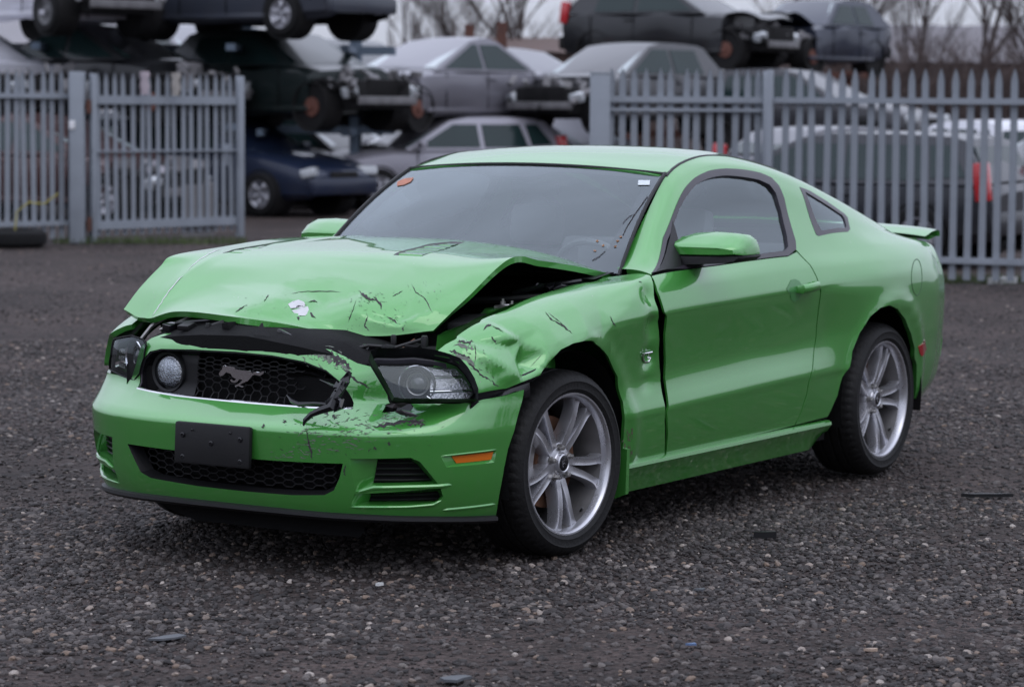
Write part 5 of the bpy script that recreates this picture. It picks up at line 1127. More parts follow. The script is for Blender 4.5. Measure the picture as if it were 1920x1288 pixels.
def pebbles(name, d0, d1, margin, dens, smin, smax, seed, m):
    V = []; Fc = []; ds = np.linspace(d0, d1, 26); us = np.linspace(-1, 1, 15)
    for d in ds:
        for u in us:
            p = np.array([CAM[0], CAM[1], 0])+F2*d+R2*u*(d*.1865+margin); V.append((p[0], p[1], gz(p[0], p[1])+.002))
    for i in range(25):
        for j in range(14): Fc.append((i*15+j, i*15+j+1, (i+1)*15+j+1, (i+1)*15+j))
    me = mesh(name, V, Fc); o = link(name, me, m, None, kind='stuff')
    ng = bpy.data.node_groups.new(name+'_scatter', 'GeometryNodeTree'); ng.interface.new_socket('Geometry', in_out='INPUT', socket_type='NodeSocketGeometry'); ng.interface.new_socket('Geometry', in_out='OUTPUT', socket_type='NodeSocketGeometry')
    N = ng.nodes; L = ng.links; gi = N.new('NodeGroupInput'); go = N.new('NodeGroupOutput')
    dp = N.new('GeometryNodeDistributePointsOnFaces'); dp.inputs['Seed'].default_value = seed
    ps = N.new('GeometryNodeInputPosition'); nz = N.new('ShaderNodeTexNoise'); nz.inputs['Scale'].default_value = .75; nz.inputs['Detail'].default_value = 5; nz.inputs['Roughness'].default_value = .62; L.new(ps.outputs[0], nz.inputs['Vector'])
    mr = N.new('ShaderNodeMapRange'); mr.inputs['From Min'].default_value = .42; mr.inputs['From Max'].default_value = .60; mr.inputs['To Min'].default_value = dens*.10; mr.inputs['To Max'].default_value = dens; L.new(nz.outputs['Fac'], mr.inputs['Value'])
    L.new(gi.outputs[0], dp.inputs['Mesh']); L.new(mr.outputs['Result'], dp.inputs['Density'])
    jo = N.new('GeometryNodeJoinGeometry')
    for k in range(5):
        ic = N.new('GeometryNodeMeshIcoSphere'); ic.inputs['Radius'].default_value = 1; ic.inputs['Subdivisions'].default_value = 2
        n2 = N.new('ShaderNodeTexNoise'); n2.inputs['Scale'].default_value = .8; n2.noise_dimensions = '4D'; n2.inputs['W'].default_value = k*3.7+seed; p2 = N.new('GeometryNodeInputPosition'); L.new(p2.outputs[0], n2.inputs['Vector'])
        sb = N.new('ShaderNodeVectorMath'); sb.operation = 'SUBTRACT'; sb.inputs[1].default_value = (.5, .5, .5); L.new(n2.outputs['Color'], sb.inputs[0])
        s2 = N.new('ShaderNodeVectorMath'); s2.operation = 'SCALE'; s2.inputs['Scale'].default_value = 1.5; L.new(sb.outputs[0], s2.inputs[0])
        sp = N.new('GeometryNodeSetPosition'); L.new(ic.outputs['Mesh'], sp.inputs['Geometry']); L.new(s2.outputs[0], sp.inputs['Offset'])
        tr = N.new('GeometryNodeTransform'); tr.inputs['Scale'].default_value = (1, .75+.08*(k % 3), .55+.07*(k % 2)); L.new(sp.outputs[0], tr.inputs['Geometry'])
        gt = N.new('GeometryNodeGeometryToInstance'); L.new(tr.outputs[0], gt.inputs[0]); L.new(gt.outputs[0], jo.inputs[0])
    io = N.new('GeometryNodeInstanceOnPoints'); io.inputs['Pick Instance'].default_value = True; L.new(dp.outputs['Points'], io.inputs['Points']); L.new(jo.outputs[0], io.inputs['Instance'])
    ro = N.new('FunctionNodeRandomValue'); ro.data_type = 'FLOAT_VECTOR'; ro.inputs['Min'].default_value = (-.35, -.35, 0); ro.inputs['Max'].default_value = (.35, .35, 6.28); ro.inputs['Seed'].default_value = seed; L.new(ro.outputs[0], io.inputs['Rotation'])
    rs_ = N.new('FunctionNodeRandomValue'); rs_.data_type = 'FLOAT'; rs_.inputs[2].default_value = 0; rs_.inputs[3].default_value = 1; rs_.inputs['Seed'].default_value = seed+9
    pw = N.new('ShaderNodeMath'); pw.operation = 'POWER'; pw.inputs[1].default_value = 3.0; L.new(rs_.outputs[1], pw.inputs[0])
    m2 = N.new('ShaderNodeMapRange'); m2.inputs['To Min'].default_value = smin; m2.inputs['To Max'].default_value = smax; L.new(pw.outputs[0], m2.inputs['Value']); L.new(m2.outputs['Result'], io.inputs['Scale'])
    sm = N.new('GeometryNodeSetMaterial'); sm.inputs['Material'].default_value = m; L.new(io.outputs[0], sm.inputs['Geometry']); L.new(sm.outputs[0], go.inputs[0])
    md = o.modifiers.new('scatter', 'NODES'); md.node_group = ng
    return o
M_stone = stone_mat()
pebbles('gravel', 5.4, 11.5, 1.7, 5600, .0042, .0185, 3, M_stone)
pebbles('gravel', 11.5, 19, 2.0, 2300, .005, .0185, 8, M_stone)
pebbles('gravel', 19, 34, 2.5, 260, .006, .018, 12, M_stone)

# ------------------------------------------------------------------ palisade fences and gates
M_galv = mat('galvanised_steel', (.26, .285, .32), .55, metal=.3, var=.18, vscale=4, bump=.1, bscale=30)
M_rust = mat('rusty_steel', (.085, .035, .025), .8, var=.5, vscale=8)
M_rack = mat('rack_steel', (.11, .145, .19), .6, metal=.3, var=.3, vscale=3)
def pale_mesh(h):
    w = .034; b = MB(); G = []
    for z, k, c in ((.05, 1, 1), (h-.12, 1, 1), (h-.06, .72, .8), (h, .06, .1)):
        G.append([(-w*k, 0, z), (-w*.55*k, .014*c, z), (-w*.2*k, .004*c, z), (w*.2*k, .004*c, z), (w*.55*k, .014*c, z), (w*k, 0, z)])
    G = np.array(G); b.grid(G); b.grid(G-[0, .004, 0], flip=True)
    me = mesh('pale', b.V, b.F, True); return me
def palisade(name, p0, p1, h, pitch, label, cat, rails, posts=(), group=None, foot=0.):
    p0, p1 = np.array(p0), np.array(p1); d = p1-p0; L_ = np.linalg.norm(d); e = empty(name, tuple(p0), (0, 0, math.atan2(d[1], d[0])), label, cat, group)
    pm = pale_mesh(h-foot); k = int(L_/pitch)
    for i in range(k+1):
        o = link('pale', pm, M_galv if not pm.materials else None, e); o.location = (i*L_/k, .0, foot); o.rotation_euler = (rg.uniform(-.008, .008), rg.uniform(-.012, .012), rg.uniform(-.05, .05))
    for z, t in rails:
        b = MB(); b.box((L_/2, -.03, z), (L_+.03, .045, t)); b.build('rail', M_galv, e, smooth=False)
    for x, w in posts:
        b = MB(); b.box((x, -.06, (h-.02)/2), (w, w*.8, h-.02), None, .008); b.build('post', M_galv, e)
    return e
rf = palisade('palisade_fence', spot(1442, 26.2), spot(2750, 23.7), 2.0, .136, 'long grey spiked steel fence on the right behind the green car', 'fence', ((1.70, .055), (.23, .055)), ((.0, .06), (2.72, .07)))
gr = palisade('steel_gate', spot(1140, 26.6), spot(1440, 26.9), 2.0, .120, 'grey palisade gate leaf folded against the right fence', 'gate', ((1.70, .06), (1.60, .03), (.23, .06)), ((1.54, .06),))
gp = empty('gate_post', spot(1121, 26.5), (0, 0, heading(1, 0)), 'wide grey steel gate post right of the opening', 'post')
b = MB(); b.box((0, 0, .97), (.19, .16, 1.94), None, .01); b.build('post_shaft', M_galv, gp); b = MB(); b.box((0, 0, 1.946), (.20, .17, .012), None, .003); b.build('post_cap', M_galv, gp)
lf = palisade('palisade_fence', spot(-620, 29.3), spot(130, 32.0), 2.0, .112, 'grey spiked fence panel at the left edge, beside the open gate', 'fence', ((1.70, .055), (.23, .055)), ((.0, .1),))
lp = empty('gate_post', spot(145, 31.9), (0, 0, heading(1, 0)), 'grey steel gate post left of the opening, white tag on it', 'post')
b = MB(); b.box((0, 0, .99), (.17, .16, 1.98), None, .01); b.build('post_shaft', M_galv, lp); b = MB(); b.box((-.05, -.09, 1.37), (.07, .012, .10), None, .005); b.build('tag', mat('white_tag', (.7, .7, .72), .5), lp)
for z in (1.58, .22): b = MB(); b.lathe([(.03, -.08), (.03, .08), (0, .08)], 12, 'z', (.13, -.02, z)); b.box((.10, 0, z), (.10, .03, .05)); b.build('hinge', M_rust, lp)
lg = palisade('steel_gate', spot(168, 32.0), spot(447, 33.7), 1.98, .124, 'grey palisade gate leaf standing half open on the left', 'gate', ((1.66, .10), (1.06, .02), (.20, .10)), ((.0, .07), (2.27, .09)), foot=.03)
b = MB(); b.box((2.17, .03, 1.00), (.10, .05, .26), None, .01); b.build('lock_box', M_galv, lg); b = MB(); b.box((2.17, .058, 1.0), (.05, .004, .14)); b.build('lock_hole', M_matte, lg)
b = MB(); b.box((1.66, .02, .34), (.52, .006, .62)); b.build('patch_plate', mat('patch_plate', (.17, .165, .17), .7, var=.3), lg)
M_cloth = mat('white_rag', (.62, .60, .66), .8, var=.25)
for x, z in ((.90, .84), (1.00, .92), (1.10, .84)):
    b = MB(); b.lathe([(0, .012), (.035, .010), (.042, 0), (0, 0)], 14, 'y', (x, .012, z)); tag(b.build('gate_disc', M_cloth, lg))
for px, py, d, c in ((272, 148, 32.4, (.36, .31, .34)), (330, 150, 32.8, (.30, .28, .26))):
    z = 1.648-(py-195)*d/5148; p = np.array(spot(px, d, z)); b = MB(); G = []
    for i in range(7):
        G.append([tuple(p+R2*(.05*math.cos(a)*(1+.3*math.sin(i*2+a*2)))+F2*(-.05+.03*math.sin(a))+np.array([0, 0, .05-.045*i])) for a in np.linspace(0, 6.28, 10)])
    b.grid(G); tag(b.build('hanging_rag', mat('rag', c, .9, var=.3)), 'pale pink rag snagged on the left gate spikes' if px < 300 else 'beige scrap of cloth caught on the left gate top', 'rag')

# ------------------------------------------------------------------ scrapped cars
M_cglass = mat('car_glass', (.014, .028, .028), .10, spec=.35, coat=0, coatr=.02, var=.3, vscale=1.5)
M_wglass = mat('sky_pale_windscreen', (.30, .36, .37), .12, coat=1, coatr=.05, var=.25, vscale=2)  # brightness of the sky on these windscreens is put into the base colour
M_tyre = mat('old_tyre', (.010, .010, .0105), .8, spec=.2, var=.3); M_steelw = mat('steel_wheel', (.10, .10, .105), .5, metal=.4, var=.3); M_aw = mat('alloy_wheel', (.38, .38, .41), .35, metal=.6, var=.2)
M_grime = mat('engine_grime', (.011, .0105, .011), .75, spec=.25, var=.6, vscale=8, bump=.4, bscale=12); M_bits = mat('grey_parts', (.16, .155, .16), .5, metal=.3, var=.7, vscale=5); M_hub = mat('rust_hub', (.13, .05, .035), .8, var=.5, vscale=10)
M_hl = mat('clear_lamp', (.40, .42, .44), .15, coat=1, var=.4, vscale=12); M_tl = mat('tail_red', (.45, .02, .025), .25, coat=1, var=.2)
def wheel_mesh(alloy):
    t = MB(); t.lathe([(.20, -.09), (.29, -.10), (.315, -.08), (.318, 0), (.315, .08), (.29, .10), (.20, .09)], 28); 
    r = MB(); r.lathe([(.205, .085), (.195, .095), (.185, .07), (.17, .045), (.06, .055), (.05, .07), (0, .07)], 28)
    s = MB()
    for k in range(5):
        a = rad(72*k); 
        for dd in (-.12, .12): s.tube([(.05*math.cos(a), .075, .05*math.sin(a)), (.19*math.cos(a+dd), .085, .19*math.sin(a+dd))], [.022, .016], 5)
    return mesh('tyre', t.V, t.F), mesh('rim', r.V, r.F), mesh('spokes', s.V, s.F)
WM = wheel_mesh(True)
def scrap_car(name, px, d, z, head, col, label, cat='wrecked car', L=4.3, W=1.74, H=1.45, style='hatch', wheels='alloy', stripped=False, bonnet_up=0., front_wheel=True, roll=0., pitch=0., pane=None, group=None, belt=.92, metal=.3, lamps=True):
    e = empty(name, spot(px, d, z), (roll, pitch, heading(*head)), label, cat, group)
    M = paint_mat(name+'_paint', col, dirt_amt=.28, metal=metal, coat=.6, cior=1.42); hw = W/2
    xf, xr = L/2, -L/2; wf, wr = L*.5-.85, -L*.5+.78
    hood_z = belt-.06; fz = belt-.24
    dk = {'hatch': belt+.02, 'estate': belt+.02, 'saloon': belt+.05}[style]
    st = [(xr, .72, .34, belt-.10), (xr+.06, .88, .28, belt-.02), (xr+.35, .97, .24, dk), (wr, 1.0, .22, belt+.02), (0, 1.0, .20, belt), (wf-.25, 1.0, .20, belt-.01), (wf+.1, .99, .22, hood_z), (xf-.35, .95, .24, fz+.10), (xf-.08, .86, .26, fz), (xf, .72, .32, fz-.10)]
    if stripped: st = [q for q in st if q[0] < wf+.0]+[(wf-.05, .99, .22, hood_z-.01)]
    jit = .035 if stripped else .006; ph = px*.013
    def dent(V, k=1.): return [(x+jit*k*math.sin(5*y+ph)*math.cos(7*z_), y+jit*k*math.sin(3.1*x+ph*2)*math.cos(6*z_+ph), z_+jit*k*.8*math.sin(4.3*x+2.7*y+ph)) for x, y, z_ in V]
    xs_ = sorted(set(q[0] for q in st)); st2 = []
    for (a_, b_) in zip(st[:-1], st[1:]):
        for u in (0, .5): st2.append(tuple(a_[i]+(b_[i]-a_[i])*u for i in range(4)))
    st = st2+[st[-1]]
    G = [dent([(x, s_*hw*w*k, zb+(zt-zb)*u+du) for s_, k, u, du in ((-1, .86, 0, 0), (-1, .97, .16, 0), (-1, .99, .42, 0), (-1, 1., .70, 0), (-1, .965, .92, 0), (-1, .86, 1, .0), (-1, .45, 1, .025), (1, .45, 1, .025), (1, .86, 1, 0), (1, .965, .92, 0), (1, 1., .70, 0), (1, .99, .42, 0), (1, .97, .16, 0), (1, .86, 0, 0))]) for x, w, zb, zt in st]
    b = MB(); b.grid(G); b.add(G[0], [tuple(range(14))]); b.add(G[-1], [tuple(range(14))]); b.build('body', M, e, auto=32)
    # glasshouse
    rx = {'hatch': (-.05, xr+.55, xr+.10), 'estate': (-.05, xr+.35, xr+.08), 'saloon': (-.10, xr+1.45, xr+.62)}[style]
    ab = wf-.45; rfx = rx[0]+.05*0; prof = [(ab, belt-.01), (rfx, H-.05), (rfx-.35, H), ((rx[1]+rfx)/2-.2, H+.005), (rx[1]+.15, H-.02), (rx[1], H-.06), (rx[2], belt)]
    wb, wt = hw*.93, hw*.70
    wz = lambda zz: wb+(wt-wb)*min(1, max(0, (zz-belt)/(H-belt)))
    G = [[(x, -wz(zz), zz), (x, -wz(zz)*.6, zz+.022), (x, 0, zz+.03), (x, wz(zz)*.6, zz+.022), (x, wz(zz), zz)] for x, zz in prof]
    b = MB(); b.grid(G); low = [(x, belt-.03) for x, zz in prof]
    for s_ in (-1, 1): b.add([(x, s_*wz(zz), zz) for x, zz in prof], [tuple(range(len(prof)))])
    b.build('roof', M, e, auto=40)
    gm_ = M_cglass; ws_ = pane or M_wglass
    def pane_(nm, P, m, n_): b = MB(); P = np.array(P)+np.array(n_)*.008; b.prism([tuple(p) for p in P], tuple(-np.array(n_)*.012)); return b.build(nm, m, e)
    xa, za, xb, zb_ = ab-.10, belt+.03, rfx+.03, H-.08
    pane_('windscreen', [(xa+.02, -wz(za)*.92, za), (xb, -wz(zb_)*.90, zb_), (xb-.02, 0, zb_+.02), (xb, wz(zb_)*.90, zb_), (xa+.02, wz(za)*.92, za), (xa+.04, 0, za+.01)], ws_, np.array([H-belt, 0, ab-rfx])/np.hypot(H-belt, ab-rfx)*1.8)
    xc, xd = rx[1], rx[2]
    pane_('rear_window', [(xc-.05, -wz(H-.12)*.88, H-.12), (xd+.07, -wz(belt+.1)*.88, belt+.10), (xd+.07, wz(belt+.1)*.88, belt+.10), (xc-.05, wz(H-.12)*.88, H-.12)], gm_, np.array([-(H-belt), 0, (xc-xd)])/np.hypot(H-belt, xc-xd)*1.8)
    z0, z1 = belt+.035, H-.105; bp = (ab+xd)/2+.05; cp = xc+.05
    front = lambda zz: ab-.12+(rfx-ab)*((zz-belt)/(H-.05-belt))
    rear = lambda zz: xd+.14+(xc-xd)*((zz-belt)/(H-.06-belt))
    for s_ in (-1, 1):
        sl = lambda x, zz: (x, s_*(wz(zz)+.004), zz)
        quads = [[(front(z0)-.05, z0), (bp+.04, z0), (bp+.04, z1), (front(z1)-.03, z1)], [(bp-.04, z0), (max(rear(z0), xr+.75), z0), (max(rear(z1), xr+.85)+.0, z1), (bp-.04, z1)]]
        if style == 'estate': quads.append([(xr+.68, z0+.02), (rear(z0)+.05, z0+.04), (rear(z1)+.06, z1), (xr+.74, z1)])
        for q in quads: pane_('side_window', [sl(*p) for p in q], gm_, (0, s_*.8, .3))
        for x in (front(z0)-.02, bp, max(rear(z0), xr+.75)-.05):      # door shuts
            b = MB(); b.box((x, s_*hw*.997, (belt+.28)/2), (.012, .012, belt-.34)); b.build('door_gap', M_matte, e, smooth=False)
        b = MB(); b.box((.1, s_*hw*.985, .30), (2.3, .03, .07), None, .01); b.build('sill', M, e)
        if not stripped:
            b = MB(); b.box((ab-.25, s_*(hw+.06), belt+.07), (.10, .18, .11), None, .03); b.build('door_mirror', M, e)
        b = MB(); b.box((bp-.12, s_*(hw+.005), belt-.12), (.18, .03, .03), None, .01); b.build('door_handle', M, e)
        for wx, fr_ in ((wf, True), (wr, False)):
            b = MB(); b.lathe([(0, s_*(hw*.60)), (.36, s_*hw*.60), (.36, s_*(hw*1.004)), (.345, s_*(hw*1.004)), (.335, s_*hw*.99), (.335, s_*hw*.93), (0, s_*hw*.93)], 26, 'y', (wx, 0, .32)); b.build('wheel_arch', M_grime, e)
            if fr_ and not front_wheel:
                b = MB(); b.lathe([(.15, s_*hw*.80), (.14, s_*hw*.96), (.05, s_*hw*.97), (.05, s_*hw), (0, s_*hw)], 18, 'y', (wx, 0, .32)); b.build('brake_drum', M_hub, e); continue
            if wheels == 'none': continue
            w = empty('wheel'); w.parent = e; w.location = (wx, s_*(hw-.065), .318); w.rotation_euler = (0, rg.uniform(0, 6), 0 if s_ > 0 else math.pi)
            link('tyre', WM[0], M_tyre if not WM[0].materials else None, w); rm_ = bpy.data.objects.new('rim', WM[1].copy()); COL.objects.link(rm_); rm_.parent = w; rm_.data.materials.clear(); rm_.data.materials.append(M_aw if wheels == 'alloy' else M_steelw)
            if wheels == 'alloy': link('spokes', WM[2], M_aw if not WM[2].materials else None, w)
        if not lamps: continue
        b = MB(); b.box((xr+.12, s_*hw*.90, belt-.13+(.16 if style != 'saloon' else 0)), (.16, .13, .16 if style == 'saloon' else .40), (0, .12, 0), .03); b.build('tail_lamp', M_tl, e)
    b = MB(); b.box((xr+.02, 0, .46), (.16, W*.84, .24), None, .05); b.build('rear_bumper', M if not stripped else M_grime, e)
    if stripped:
        b = MB(); b.box((wf+.30, 0, .50), (.75, W*.62, .42), None, .03); b.build('engine_block', M_grime, e)
        for s_ in (-1, 1):
            b = MB(); b.tube([(wf-.1, s_*hw*.80, .66), (wf+.2, s_*hw*.84, .70), (wf+.55, s_*hw*.80, .60), (wf+.72, s_*hw*.72, .46)], [.07, .055, .06, .05], 7); b.build('inner_wing', M_bits if s_ > 0 else M_grime, e)
            b = MB(); b.box((wf+.60, s_*hw*.74, .55), (.16, .24, .16), (.2, .3, s_*.4), .04); b.build('headlamp', M_hl, e)
        b = MB(); b.box((wf+.74, 0, .42), (.06, W*.72, .12), (0, 0, .05), .02); b.build('bumper_beam', M_bits, e)
        b = MB(); b.box((wf+.66, .05, .58), (.05, W*.46, .30), (.0, .12, 0), .01); b.build('radiator', M_grime, e)
        b = MB(); ql = random.Random(int(px*7+d))
        for k in range(16):
            p = (wf+ql.uniform(.0, .7), ql.uniform(-.55, .55)*W*.8, ql.uniform(.55, .82)); b.box(p, (ql.uniform(.05, .22), ql.uniform(.05, .22), ql.uniform(.03, .12)), (ql.uniform(0, 3), ql.uniform(0, 3), 0))
        b.build('loose_parts', M_bits, e, smooth=False, kind='stuff')
        b = MB()
        for k in range(8):
            p = np.array((wf+ql.uniform(.1, .7), ql.uniform(-.6, .6), ql.uniform(.5, .85))); b.tube([p, p+[ql.uniform(-.2, .2), ql.uniform(-.2, .2), -.15], p+[ql.uniform(-.2, .3), ql.uniform(-.2, .2), -.35]], .012, 5)
        b.build('loose_wires', M_matte, e, kind='stuff')
    else:
        b = MB(); b.box((xf-.04, 0, .44), (.18, W*.84, .26), None, .06); b.build('front_bumper', M, e)
        for s_ in (-1, 1): b = MB(); b.box((xf-.12, s_*hw*.70, .64), (.22, .34, .14), (0, -.25, s_*-.45), .04); b.build('headlamp', M_hl, e)
        b = MB(); b.box((xf-.0, 0, .60), (.04, W*.34, .10), None, .02); b.build('grille', M_grime, e)
    if bonnet_up:
        b = MB(); G = []
        for u in np.linspace(0, 1, 9):
            G.append([(ab+.05+u*1.0*math.cos(bonnet_up), y*hw*.80*(1-.1*u), hood_z+.02+u*math.sin(bonnet_up)+.10*math.sin(u*3.1)-.03*(y*y)+.03*math.sin(u*6+y*3)) for y in np.linspace(-1, 1, 8)])
        G = np.array(G); b.grid(G); b.grid(G-[0, 0, .03], flip=True); b.build('bonnet', M, e)
    return e
SC = 'scrap cars stacked behind the fence'
BLK = (.012, .013, .016); NVY = (.012, .02, .045); SIL = (.26, .26, .29); GRY = (.13, .13, .15); WHT = (.55, .55, .60)
# ground tier
scrap_car('scrap_car', 438, 41.2, 0, (.80, -.60), (.008, .016, .042), 'navy blue car on the ground beside the open gate, nose pointing right', 'car', style='hatch', group=SC, pane=M_cglass)
scrap_car('scrap_car', 610, 45.0, 0, (.78, -.62), BLK, 'black car on the ground squeezed right of the navy blue one', 'car', stripped=True, group=SC, bonnet_up=.05)
scrap_car('scrap_car', 800, 44.0, 0, (-.86, -.5), (.30, .29, .33), 'silver estate on the ground directly under the grey saloon', 'car', style='estate', H=1.42, group=SC)
scrap_car('scrap_car', 1060, 47.0, 0, (.8, -.6), (.24, .24, .27), 'pale silver car on the ground just left of the right gate post', 'car', H=1.46, group=SC)
scrap_car('scrap_car', 120, 38.5, 0, (.9, -.44), (.05, .018, .016), 'dark maroon car on the ground behind the left fence panel', 'car', style='saloon', group=SC, stripped=True)
scrap_car('scrap_car', 735, 50.0, 0, (.7, -.7), (.018, .026, .028), 'dark car half hidden between the black and silver cars below', 'car', stripped=True, group=SC)
# middle tier
T1, T2 = 1.42, 2.66
scrap_car('scrap_car', 215, 41.0, T1-.10, (.86, -.5), BLK, 'black wreck on the middle rack above the left gate', 'car', pane=M_cglass, style='saloon', stripped=True, group=SC, wheels='none', front_wheel=False)
scrap_car('scrap_car', 385, 44.5, T1, (.5, -.86), (.20, .20, .22), 'grey wreck with a bent bonnet on the middle rack, left of the dark green car', 'car', stripped=True, bonnet_up=.35, group=SC, wheels='steel')
scrap_car('scrap_car', 545, 41.5, T1-.16, (.74, -.67), (.012, .022, .022), 'dark green wreck with no front end on the middle rack', 'car', pane=M_cglass, stripped=True, group=SC, wheels='steel', front_wheel=False)
scrap_car('scrap_car', 812, 44.5, T1-.18, (-.60, -.80), (.17, .165, .19), 'silver grey saloon on the middle rack with its front wing missing', 'car', L=4.6, style='saloon', stripped=True, group=SC, wheels='steel', front_wheel=False)
scrap_car('scrap_car', 1150, 45.5, T1-.22, (-.62, -.78), (.05, .05, .055), 'dark wreck with a pale windscreen on the middle rack by the right gate post', 'car', lamps=False, stripped=True, group=SC, wheels='none', front_wheel=False)
scrap_car('scrap_car', -70, 40.5, T1-.12, (.8, -.6), WHT, 'white wreck at the far left edge of the middle rack', 'car', pane=M_cglass, style='saloon', stripped=True, group=SC)
scrap_car('scrap_car', 1520, 47.0, .80, (.86, -.5), (.03, .03, .036), 'dark grey hatchback seen through the spikes under the top right wrecks', 'car', lamps=False, pane=M_cglass, group=SC, wheels='steel')
scrap_car('scrap_car', 660, 49.5, T1-.1, (.55, -.84), (.06, .065, .07), 'charcoal wreck seen between the dark green wreck and the grey saloon', 'car', pane=M_cglass, stripped=True, group=SC, wheels='none', front_wheel=False)
scrap_car('scrap_car', 985, 52.0, T1-.2, (.80, -.6), (.15, .15, .17), 'grey wreck behind the rear of the grey saloon', 'car', group=SC, wheels='none', front_wheel=False)
scrap_car('scrap_car', 300, 47.5, 0, (.75, -.66), (.03, .035, .045), 'dark slate wreck on the ground behind the half open gate', 'car', pane=M_cglass, stripped=True, group=SC, bonnet_up=.3)
scrap_car('scrap_car', 960, 52.5, 0, (.6, -.8), (.03, .03, .035), 'black car on the ground between the two silver ones', 'car', stripped=True, group=SC)
# top tier
scrap_car('scrap_car', 95, 41.0, 2.60, (.66, -.75), WHT, 'white car on the top rack at the upper left corner', 'car', style='saloon', stripped=True, group=SC, wheels='steel')
scrap_car('scrap_car', 470, 41.0, 2.58, (-.80, .6), (.035, .042, .06), 'dark slate car on the top rack showing its rear bumper', 'car', style='saloon', group=SC)
scrap_car('scrap_car', 1275, 50.0, 2.30, (.84, -.54), BLK, 'black hatchback on the top right stack with a red tail lamp', 'car', pane=M_cglass, H=1.55, belt=.98, stripped=True, group=SC, wheels='none', front_wheel=False, bonnet_up=-.05)
scrap_car('scrap_car', 1505, 53.0, 2.24, (-.62, -.78), (.014, .02, .04), 'small navy hatchback on the top right stack, bonnet sprung open', 'car', lamps=False, L=3.8, H=1.42, stripped=True, bonnet_up=.25, group=SC, wheels='none', front_wheel=False)
# behind the right-hand fence
PC = 'cars parked behind the right fence'
scrap_car('parked_car', 1535, 29.6, 0, (-.86, .5), (.016, .018, .024), 'black estate with a tall red tail lamp behind the right fence', 'car', style='estate', H=1.36, belt=.86, L=4.5, group=PC)
scrap_car('parked_car', 1640, 36.5, 0, (.84, .54), (.11, .11, .125), 'grey car with a small red lamp behind the right fence', 'car', style='hatch', H=1.36, group=PC)
scrap_car('parked_car', 1815, 38.5, 0, (-.35, .94), (.62, .62, .66), 'white car behind the black estate on the right', 'car', style='estate', H=1.45, group=PC)
scrap_car('parked_car', 2010, 33.5, 0, (-.8, -.6), (.02, .024, .034), 'dark blue car cut off by the right edge, behind the fence', 'car', H=1.42, group=PC)

# ------------------------------------------------------------------ stacking racks
def rack(name, px0, px1, d, zs, posts, m, label, depth=1.9):
    p0, p1 = np.array(spot(px0, d)), np.array(spot(px1, d)); L_ = np.linalg.norm(p1-p0); e = empty(name, tuple(p0), (0, 0, math.atan2(*(p1-p0)[:2][::-1])), label, 'storage rack', 'car stacking racks')
    for px, top, w in posts:
        for k in (0, 1):
            b = MB(); b.box(((px-px0)/5148*d, 0 if k == 0 else .9, top/2), (w, w, top), None, .006); b.build('upright', m, e, smooth=False)
    for z in zs:
        for k in (0, 1): b = MB(); b.box((L_/2, .9*k, z), (L_, .10, .12)); b.build('beam', m, e, smooth=False)
    for px, top, w in posts:
        for z in zs:
            if z < top: b = MB(); b.box(((px-px0)/5148*d, -depth/2-.1, z-.02), (w*.8, depth+.8, .10)); b.build('arm', m, e, smooth=False)
    return e
rack('storage_rack', -60, 470, 42.6, (1.30, 2.46), ((118, 2.75, .17), (-40, 2.6, .15), (461, 2.8, .17)), M_rack, 'blue grey steel rack carrying the wrecks above the left gate')
rack('storage_rack', 500, 735, 43.0, (1.22, 2.46), ((512, 2.3, .12), (662, 2.75, .14)), M_rack, 'blue grey steel rack under the dark slate and dark green cars')
rack('storage_rack', 745, 1000, 46.8, (1.20,), ((876, 2.98, .15), (937, 3.02, .17)), M_rust, 'rusty rack with two bare uprights behind the silver grey saloon', 1.6)
rack('storage_rack', 1010, 1600, 52.0, (1.10, 2.22), ((1166, 2.75, .17), (1330, 2.4, .15), (1585, 2.3, .12)), M_rust, 'rusty rack holding the top right wrecks above the fence')

# ------------------------------------------------------------------ buildings and walls behind
M_clad = mat('grey_cladding', (.20, .19, .20), .7, var=.2, vscale=1, stretch=(.4, .4, 4)); M_brown = mat('brown_brick', (.10, .065, .055), .85, var=.35, vscale=3); M_roofs = mat('asbestos_roof', (.145, .135, .145), .8, var=.3, vscale=1.2); M_lw = mat('pale_render', (.30, .29, .31), .8, var=.15)
def shed(name, px0, px1, d, h, hr, depth, mw, mrf, label):
    p0, p1 = np.array(spot(px0, d)), np.array(spot(px1, d)); L_ = np.linalg.norm(p1-p0); e = empty(name, tuple(p0), (0, 0, math.atan2(*(p1-p0)[:2][::-1])), label, 'building')
    b = MB(); b.box((L_/2, depth/2, h/2), (L_, depth, h)); b.build('wall', mw, e, smooth=False)
    b = MB(); n_ = int(L_/.35); G = [[(x, y, z+(.03 if i % 2 else 0)) for y, z in ((-.25, h-.02), (depth/2, hr), (depth+.25, h-.02))] for i, x in enumerate(np.linspace(-.2, L_+.2, n_))]; b.grid(G); b.build('roof', mrf, e, smooth=False)
    for i in range(int(L_/4)):
        b = MB(); b.box((2+4*i, -.02, h*.62), (1.6, .06, .8)); w_ = b.build('window', M_cglass, e, smooth=False); b = MB(); b.box((2+4*i, -.05, h*.62-.43), (1.8, .12, .06)); b.build('sill', M_lw, w_, smooth=False)
    return e
shed('long_shed', 1520, 2500, 84, 3.0, 4.3, 14, M_brown, M_roofs, 'long low shed with a grey corrugated roof behind the right fence')
shed('brick_store', 905, 1260, 78, 3.1, 3.6, 9, M_brown, M_brown, 'brown brick store behind the grey saloon')
shed('low_office', 640, 830, 88, 3.0, 3.5, 8, M_lw, M_roofs, 'pale low building left of the bare trees')
shed('grey_warehouse', -500, 240, 70, 3.0, 3.9, 12, M_clad, M_clad, 'light grey warehouse wall behind the stacked cars on the left')
